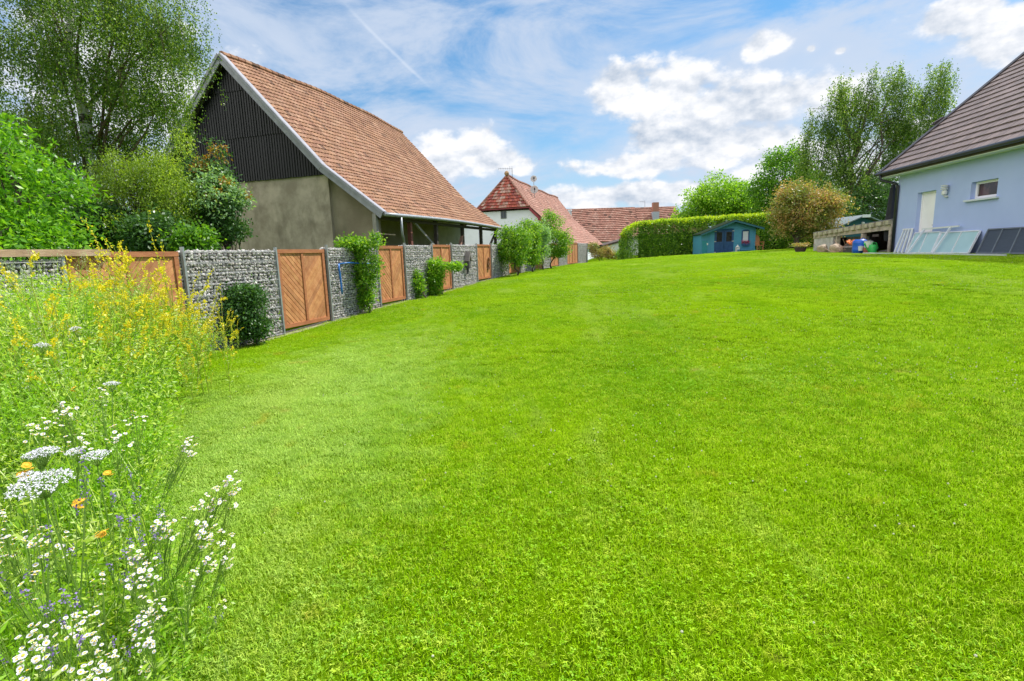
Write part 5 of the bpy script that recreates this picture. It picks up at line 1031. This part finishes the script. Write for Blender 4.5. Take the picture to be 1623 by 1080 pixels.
    # climbers and shrubs at the wall
    for (nm, s, tt, el, n, ls, mt, lb, cat) in (
        ('climbing_shrub', 3.05, .30, [(562, 388, 26, 12), (594, 382, 9, 13), (574, 415, 13, 28), (580, 450, 14, 32), (594, 425, 7, 26), (578, 478, 10, 18), (552, 402, 9, 10), (562, 440, 6, 8)], 270, .075, LYOUNG, 'tall narrow leafy shrub climbing in front of the gabion and blue hose', 'shrub'),
        ('leafy_shrub', 6.55, .32, [(657, 452, 14, 22), (655, 435, 9, 12), (660, 468, 9, 10)], 130, .075, LYOUNG, 'small leafy shrub at the wall, left one of the low pair', 'shrub'),
        ('leafy_shrub', 7.55, .40, [(688, 430, 17, 22), (690, 452, 10, 16), (700, 425, 14, 14), (722, 422, 12, 5), (686, 462, 12, 10), (676, 440, 10, 14)], 230, .085, LLIGHT, 'broader leafy shrub at the wall with one shoot reaching right over the panel', 'shrub'),
        ('dark_shrub', -1.2, .42, [(376, 498, 46, 46), (350, 474, 32, 20), (400, 512, 22, 36), (338, 500, 34, 34), (388, 468, 26, 18)], 640, .06, LDARK, 'dark green bush at the foot of the broad gabion beside the yellow flowers', 'shrub'),
        ('flowering_shrub', 44.9, 1.2, [(940, 393, 9, 9), (948, 402, 14, 9)], 110, .12, LPLUM, 'bronze green shrub right of the end of the gabion wall', 'shrub'),
        ('flowering_shrub', 43.5, 3.2, [(962, 398, 9, 9), (970, 404, 12, 6)], 90, .12, LPLUM, 'low reddish green shrub between the wall end and the hedge', 'shrub'),
        ('low_shrub', 41, 5.2, [(987, 403, 14, 6)], 60, .10, LMAPLE, 'low green shrub at the foot of the left end of the hedge', 'shrub'),
        ('small_conifer', 36, 9.3, [(1058, 385, 5, 7), (1058, 395, 9, 8), (1058, 402, 8, 4)], 110, .10, LHTOP, 'small yellow green bush standing on the lawn before the hedge', 'shrub'),
        ('low_shrub', 36.5, 7.6, [(1023, 406, 8, 4)], 40, .08, LGREY, 'tiny pale green plant on the lawn left of the yellow green bush', 'plant')):
        p = fpt(s, tt); b = gp(*p); t = plant(nm, lb, cat, b); Y = p[1]; k = Y/FPX
        C = crown('foliage', [E(a, c, Y, q, r, min(q, .45/k) if s < 10 else q) for a, c, q, r in el], int(n*1.35), 22, .07+.05*(Y > 30), ls, mt, t, gap=.15, inner=.2, aspect=.6, f=7); top = np.mean([at(a, c, Y) for a, c, q, r in el], 0); wood(b, top, .03, C, 20, t, BARK, name='stem', bend=.03, start=.2)
    crossp = hpt(-.75, 6.0); t = plant('potted_flowers', 'low dark pot of reddish flowers left of the garden store', 'plant', gp(*crossp)); m = MB(); m.lathe([(.2, 0), (.28, .22), (.24, .22)], n=12); m.build('pot', pm('dark_pot', (.05, .03, .03), (.08, .05, .05)), t)
    P = np.c_[rng.normal(size=500)*.2, rng.normal(size=500)*.2, .28+rng.random(500)*.16]; V, Q = leaves(P, .07, .6); npmesh('blossoms', V, Q, LPLUM, t)
trees()

# ------------------------------------------------------------------ wild flower bed
LMEAD = leafmat('meadow_green', [(0.07, 0.17, 0.01), (0.17, 0.34, 0.012), (0.32, 0.5, 0.02), (0.5, 0.62, 0.08), (0.6, 0.66, 0.34)], .35, big=(.24, .46, .02), bigsc=2.0)
LPALE = leafmat('pale_seed_heads', [(.30, .38, .20), (.42, .48, .32), (.5, .52, .42)], .3)
STEM = pm('green_stem', (.12, .24, .03), (.20, .32, .05), sc=10, rough=.6)
PETAL = pm('white_petal', (.64, .63, .68), (.72, .71, .76), sc=50, rough=.7); DISC = pm('yellow_disc', (.70, .48, .03), (.8, .58, .05), sc=80, rough=.8)
YEL = leafmat('yellow_blossom', [(0.7, 0.56, 0.01), (0.86, 0.72, 0.02), (0.66, 0.68, 0.05)], .35, transcol=(1.2, 1.2, .6)); ORA = pm('orange_petal', (.80, .34, .01), (.85, .42, .02), sc=50); PUR = pm('violet_petal', (.16, .11, .30), (.26, .19, .42), sc=50)
PODS = leafmat('green_pods', [(.24, .34, .04), (.40, .44, .05), (.5, .5, .08)], .3)
def bed_pts(n, y0, y1, wmax, emin=.0, wmin=.0):
    out = []
    while len(out) < n:
        y = random.uniform(y0, y1); e = bed_x(y); w = random.uniform(wmin, wmax); x = e-w-emin
        if x < FQ[0]+(y-FQ[1])*.309+.18 or x < -1.25*y-.6: continue
        out.append((x, y, w))
    return out
def mh(y, w):
    """height of the growth: taller away from the viewer and away from the edge"""
    return (.32+1.15*np.clip((y-2.6)/2.6, 0, 1)*np.clip(1-(y-7.6)/3.2, .25, 1))*(.55+.45*np.clip(w/.7, 0, 1))
def meadow():
    pts = bed_pts(1500, 1.2, 9.8, 2.6)+bed_pts(900, 1.0, 4.2, 1.9)+bed_pts(500, 4, 9.8, .8)
    Vs, Qs, off = [], [], 0; st = MB()
    for x, y, w in pts:
        h = float(mh(y, w))*random.uniform(.6, 1.08); k = int(34+34*h); z = g1(x, y); ln = rng.normal(size=2)*.16*h+np.array([.12*(w < .3), 0]); t = rng.random(k)**.8; sp_ = .05+.10*h*(1-.4*t)
        P = np.c_[x+ln[0]*t**1.5+rng.normal(size=k)*sp_, y+ln[1]*t**1.5+rng.normal(size=k)*sp_, z+h*t+.01]; ax = np.c_[P[:, 0]-x, P[:, 1]-y, np.full(k, .05)]*4
        V, Q = leaves(P, .022+.022*min(1, h) if y < 4 else .05, random.choice([.16, .3, .45]), ax, .8, .6); Vs.append(V); Qs.append(Q+off); off += len(V)
        if random.random() < .55: st.tube([(x, y, z), (x+ln[0]*.4, y+ln[1]*.4, z+h*.5), (x+ln[0], y+ln[1], z+h)], [.0035, .003, .0018], 3, cap=False)
    # long grass blades
    gpx = bed_pts(2600, 1.0, 9.6, 2.5)
    for x, y, w in gpx:
        h = float(mh(y, w))*random.uniform(.6, 1.15)+.08; z = g1(x, y); d = rng.normal(size=2); d /= np.linalg.norm(d); wv = np.array([-d[1], d[0], 0])*.0035; b = np.array((x, y, z)); c1 = b+np.array((d[0]*.1*h, d[1]*.1*h, .6*h)); c2 = b+np.array((d[0]*.45*h, d[1]*.45*h, h))
        V = np.array([b-wv, b+wv, c1+wv, c1-wv, c1-wv, c1+wv, c2+wv*.2, c2-wv*.2]); Vs.append(V); Qs.append(np.array([[0, 1, 2, 3], [4, 5, 6, 7]])+off); off += 8
    o = npmesh('wildflower_bed', np.concatenate(Vs), np.concatenate(Qs), LMEAD); tag(o, 'dense tangled green growth of the wild flower bed along the left side', 'wild plants', kind='stuff')
    o = st.build('wild_stems', STEM); tag(o, 'thin green stems standing in the wild flower bed', 'stems', kind='stuff')
    # pale seed heads and small white blossoms, uncountable
    P = []
    for x, y, w in bed_pts(170, 3.2, 9, 2.4, .1):
        h = float(mh(y, w))*random.uniform(.85, 1.15); z = g1(x, y)+h; d = rng.normal(size=3)*.3; d[2] = 1; d /= np.linalg.norm(d); n = 34; t = rng.random(n)*.22; P.append(np.array((x, y, z))+d*t[:, None]+rng.normal(size=(n, 3))*.012)
    V, Q = leaves(np.concatenate(P), .018, .35, np.tile([0, 0, 1.], (len(P)*34, 1)), .8); o = npmesh('seed_heads', V, Q, LPALE); tag(o, 'pale feathery seed heads over the wild flower bed', 'seed heads', kind='stuff')
meadow()
def disc_flower(r, petals, mp, md, tilt):
    m = MB(); R = Matrix.Rotation(tilt[0], 3, 'X') @ Matrix.Rotation(tilt[1], 3, 'Y'); n = petals
    def T(p): return tuple(R @ Vector(p))
    for i in range(n):
        a = 2*math.pi*i/n; b = math.pi/n*.95; q = r*random.uniform(.9, 1.05); m.add([T((r*.25*math.cos(a-b), r*.25*math.sin(a-b), 0)), T((q*math.cos(a-b*.8), q*math.sin(a-b*.8), r*.10)), T((q*1.05*math.cos(a), q*1.05*math.sin(a), r*.12)), T((q*math.cos(a+b*.8), q*math.sin(a+b*.8), r*.10)), T((r*.25*math.cos(a+b), r*.25*math.sin(a+b), 0))], [(0, 1, 2, 3, 4)], 0)
    vs = []; 
    for rr, z in ((.42, .0), (.40, .14), (.22, .24)):
        for j in range(8): a = math.pi*j/4; vs.append(T((r*rr*math.cos(a), r*rr*math.sin(a), r*z)))
    m.add(vs, [(i*8+j, i*8+(j+1) % 8, (i+1)*8+(j+1) % 8, (i+1)*8+j) for i in range(2) for j in range(8)]+[tuple(range(16, 24))], 1); return m
HEADS = []
def make_daisy(nheads, spread, label, nm='fleabane_plant', cat='wild flower', r=.0092, mats=(PETAL, DISC), petals=14, H=.62, lx=0):
    t = plant(nm, label, cat, (0, 0, 0)); st = MB(); top = []
    for i in range(nheads):
        a = random.random()*6.28; q = spread*math.sqrt(random.random()); e = np.array((q*math.cos(a)+lx, q*math.sin(a), H*random.uniform(.86, 1.03)-q*.4)); fz = random.uniform(.5, .75); fork = np.array((e[0]*.25+lx*fz*fz*.6, e[1]*.25, H*fz)); st.tube([np.array((lx*fz*fz*.8, 0, fz*H*.9)), fork, e], [.0013, .001, .0007], 4, cap=False); top.append(e)
    st.tube([(0, 0, 0), (lx*.12, 0, H*.4), (lx*.5, 0, H*.72)], [.0024, .002, .0015], 5); st.build('stem', STEM, t)
    k = 46; tt = rng.random(k)*.75; P = np.c_[rng.normal(size=k)*.006, rng.normal(size=k)*.006, tt*H]; ax = rng.normal(size=(k, 3)); ax[:, 2] = .5; V, Q = leaves(P, .05, .22, ax*2, .3, .5); npmesh('leaves', V, Q, LMEAD, t)
    for e in top:
        h = disc_flower(r*random.uniform(.8, 1.15), petals, None, None, (random.uniform(-.5, .5), random.uniform(-.5, .5))).build('flower_head', mats, t); h.location = [float(c) for c in e]
    return t
def put(src, first, P, H, label, jitter=.15, group=None, rz=None):
    o = src if first else copy_tree(src); z = g1(P[0], P[1]); sc = max(.25, (P[2]-z)/H); o.location = (float(P[0]), float(P[1]), z); o.rotation_euler = (random.uniform(-jitter, jitter), random.uniform(-jitter, jitter), random.random()*6.28 if rz is None else rz); o.scale = (min(sc, 1.25), min(sc, 1.25), sc)
    o['label'] = label
    if group: o['group'] = group
    return o
def flowers():
    G = 'white fleabane in the wild flower bed'
    protos = [make_daisy(17, .05, 'x'), make_daisy(13, .038, 'x'), make_daisy(21, .065, 'x'), make_daisy(17, .042, 'x', lx=.2), make_daisy(13, .035, 'x', lx=.16)]; used = [True]*5
    spots = [(352, 740, 2.5), (350, 770, 2.45), (345, 795, 2.4), (388, 783, 2.45), (285, 700, 2.9), (268, 708, 2.9), (275, 808, 2.2), (300, 815, 2.2), (295, 835, 2.15), (318, 818, 2.2), (340, 815, 2.25), (330, 860, 2.1), (352, 862, 2.15), (378, 856, 2.2), (382, 890, 2.1), (210, 875, 2.0), (232, 885, 1.95), (262, 880, 2.0),
             (245, 893, 1.9), (145, 940, 1.7), (110, 975, 1.65), (130, 960, 1.65), (175, 985, 1.6), (215, 970, 1.7), (222, 985, 1.65), (245, 970, 1.7), (175, 1010, 1.5), (190, 1045, 1.45), (120, 1040, 1.4), (135, 1052, 1.4), (280, 1068, 1.6), (255, 935, 1.8), (290, 955, 1.85), (372, 960, 2.0), (15, 815, 2.2), (25, 860, 2.0), (12, 870, 1.9), (60, 830, 2.1), (125, 832, 2.1), (50, 855, 2.0), (20, 700, 2.9), (85, 695, 2.9), (130, 630, 3.4), (150, 625, 3.4), (40, 660, 3.0), (60, 640, 3.3), (80, 930, 1.6), (8, 1000, 1.35), (45, 985, 1.5), (95, 1005, 1.5), (165, 680, 3.0), (200, 660, 3.3), (28, 905, 1.7)]
    for i, (u, v, Y) in enumerate(spots):
        edge = u > 255; k = 3+i % 2 if edge else i % 3; P = at(u, v, Y)
        if edge: P = P-np.array([.2 if k == 3 else .16, 0, 0])
        lab = 'white fleabane plant with small daisy heads overhanging the lawn edge of the bed' if u > 255 else 'white fleabane plant with small daisy heads in the depth of the wild flower bed'
        put(protos[k], used[k], P, .60, lab, .12 if edge else .22, G+(' at the lawn edge' if u > 255 else ', inner part'), rz=random.uniform(-.5, .5) if edge else None); used[k] = False
    # wild carrot umbels
    def umbel(r, label):
        t = plant('wild_carrot', label, 'wild flower', (0, 0, 0)); m = MB(); H = .7; n = int(34*(r/.05)**1.5); P = []
        m.tube([(0, 0, 0), (0, 0, H*.5), (0, 0, H-.05)], [.004, .003, .0022], 5)
        for i in range(n):
            a = i*2.4; q = r*math.sqrt((i+.5)/n); c = np.array((q*math.cos(a), q*math.sin(a), H+.012*(1-(q/r)**2))); m.tube([(0, 0, H-.05), c], .0008, 3, cap=False); k = 16; P.append(c+rng.normal(size=(k, 3))*np.array((.0036, .0036, .0010)))
        m.build('stem', STEM, t); V, Q = leaves(np.concatenate(P), .005, .9, None, 1, 3); npmesh('umbel', V, Q, PETAL, t); return t
    for (u, v, Y, r, lb) in ((110, 737, 1.95, .078, 'largest flat white umbel standing at the left in front of the bed'), (77, 716, 2.2, .05, 'pale greenish umbel left above the largest white umbel'), (155, 714, 2.4, .045, 'pale umbel right above the largest white umbel'), (55, 729, 2.15, .03, 'small white umbel just left of the largest one'), (32, 762, 2.0, .03, 'greenish umbel low left below the largest white one'), (148, 702, 2.6, .035, 'narrow pale umbel highest of the near umbels'), (150, 612, 3.6, .04, 'white umbel in the middle depth of the bed'), (42, 548, 4.2, .045, 'white umbel far left among the tall growth'), (148, 517, 4.6, .035, 'small white umbel at mid height before the yellow flowers')):
        put(umbel(r, lb), True, at(u, v, Y), .70, lb, .12)
    # yellow flowering plants
    def mustard(label):
        t = plant('yellow_mustard', label, 'wild flower', (0, 0, 0)); st = MB(); Pf, Pp, A = [], [], []
        for b in range(random.randint(6, 9)):
            a = random.random()*6.28; o = random.uniform(.12, .36); z0 = random.uniform(.25, .8); L_ = random.uniform(.45, .8); d = np.array((math.cos(a), math.sin(a))); pts = []
            droop = random.uniform(-.1, .55)
            for q in np.linspace(0, 1, 7): pts.append(np.array((d[0]*o*q**.9+.02*random.gauss(0, 1)*q, d[1]*o*q**.9+.02*random.gauss(0, 1)*q, z0+L_*(q-droop*q**2.6))))
            st.tube(pts, [.003, .0028, .0025, .0022, .002, .0015, .001], 4, cap=False)
            for j in range(66):
                q = random.uniform(.42, 1)*6; i = min(5, int(q)); p = pts[i]+(pts[i+1]-pts[i])*(q-i); (Pf if q > 3.6 or random.random() < .3 else Pp).append(p+rng.normal(size=3)*.007)
        st.tube([(0, 0, 0), (0, 0, .5), (.01, 0, .95)], [.006, .005, .003], 5); st.build('stem', pm('yellow_green_stem', (.26, .34, .04), (.38, .42, .05)) if not HEADS else HEADS[0], t)
        if not HEADS: HEADS.append(bpy.data.materials['yellow_green_stem'])
        V, Q = leaves(np.array(Pf), .019, .75, None, 1, .3); npmesh('blossoms', V, Q, YEL, t); V, Q = leaves(np.array(Pp), .03, .22, np.tile([0, 0, .6], (len(Pp), 1)), 1, .3); npmesh('seed_pods', V, Q, PODS, t)
        k = 60; tt = rng.random(k)*.8; P = np.c_[rng.normal(size=k)*.03, rng.normal(size=k)*.03, tt]; ax = rng.normal(size=(k, 3)); ax[:, 2] = .3; V, Q = leaves(P, .075, .2, ax*2, .3, .5); npmesh('leaves', V, Q, LMEAD, t); return t
    pr = [mustard('x') for _ in range(5)]; us = [True]*5
    sp = [(170, 358, 5.6), (195, 395, 5.8), (245, 398, 6.2), (215, 405, 6.2), (255, 402, 6.6), (180, 410, 5.6), (205, 430, 6.0), (160, 425, 5.2), (235, 430, 6.3), (190, 450, 5.6), (220, 455, 6.2), (250, 460, 6.6), (270, 470, 7.0), (285, 480, 7.2), (240, 490, 6.2), (210, 480, 5.7), (260, 505, 6.6), (280, 515, 7.2), (300, 500, 7.6), (310, 480, 7.8), (230, 520, 5.8), (270, 540, 6.6), (295, 535, 7.4), (320, 520, 8.2), (345, 480, 8.9), (360, 490, 9.2), (335, 505, 8.6), (350, 530, 8.9), (372, 508, 9.4), (325, 545, 8.0), (250, 560, 5.9), (280, 565, 6.8), (90, 430, 4.8), (60, 400, 4.8), (130, 460, 4.8), (170, 500, 5.0), (100, 500, 4.4), (20, 520, 4.2), (200, 540, 5.2), (265, 430, 6.8), (300, 560, 7.4), (310, 590, 7.2)]
    sp += [(random.gauss(255, 50), random.gauss(515, 40), random.uniform(5.4, 7.4)) for _ in range(34)]
    for i, (u, v, Y) in enumerate(sp):
        k = i % 5; P = at(u, v, Y); far = u > 300; tall = v < 412 and not far
        lb = 'yellow flowering mustard plant growing loosely before the broad gabion' if far else ('tallest yellow mustard plants of the bed, rising above the top of the wall' if tall else 'yellow flowering mustard plant in the dense yellow clump before the reddish panel')
        put(pr[k], us[k], P, 1.18, lb, .2, 'mustard plants '+('before the gabion' if far else 'above the wall top' if tall else 'in the dense clump')); us[k] = False
    # marigolds and vetch
    mg = make_daisy(2, .03, 'x', 'marigold', 'wild flower', .016, (ORA, DISC), 16, .5); first = True
    for (u, v, Y) in ((24, 706, 2.4), (8, 726, 2.3), (108, 772, 2.1), (163, 768, 2.3), (180, 816, 2.2), (118, 600, 3.6), (200, 722, 2.7)):
        put(mg, first, at(u, v, Y), .5, 'orange marigold standing low among the white flowers of the bed', .2, 'marigolds in the bed'); first = False
    def vetch():
        t = plant('purple_vetch', 'x', 'wild flower', (0, 0, 0)); st = MB(); P = []
        for i in range(3):
            e = np.array((random.gauss(0, .05), random.gauss(0, .05), .42+random.random()*.1)); st.tube([(0, 0, 0), e*np.array((.6, .6, .5)), e], [.002, .0017, .001], 4); P.append(e+rng.normal(size=(20, 3))*np.array((.004, .004, .014)))
        st.build('stem', STEM, t); V, Q = leaves(np.concatenate(P), .0075, .7); npmesh('flower_spikes', V, Q, PUR, t); k = 40; Pl = np.c_[rng.normal(size=k)*.03, rng.normal(size=k)*.03, rng.random(k)*.38]; V, Q = leaves(Pl, .035, .3, None, 1, .5); npmesh('leaves', V, Q, LMEAD, t); return t
    vt = vetch(); first = True
    for (u, v, Y) in ((93, 772, 2.1), (70, 785, 2.0), (205, 820, 2.1), (232, 842, 2.1), (280, 848, 2.1), (122, 915, 1.75), (130, 900, 1.8), (148, 828, 2.1), (220, 915, 1.9), (262, 835, 2.2), (225, 738, 2.5), (10, 1020, 1.3), (195, 865, 1.95), (85, 875, 1.9), (50, 1040, 1.35), (160, 1000, 1.55), (240, 870, 2.0), (30, 890, 1.75), (350, 985, 1.9)):
        put(vt, first, at(u, v, Y), .47, 'violet vetch with small flower spikes low in the wild flower bed', .25, 'violet vetch in the bed'); first = False
flowers()
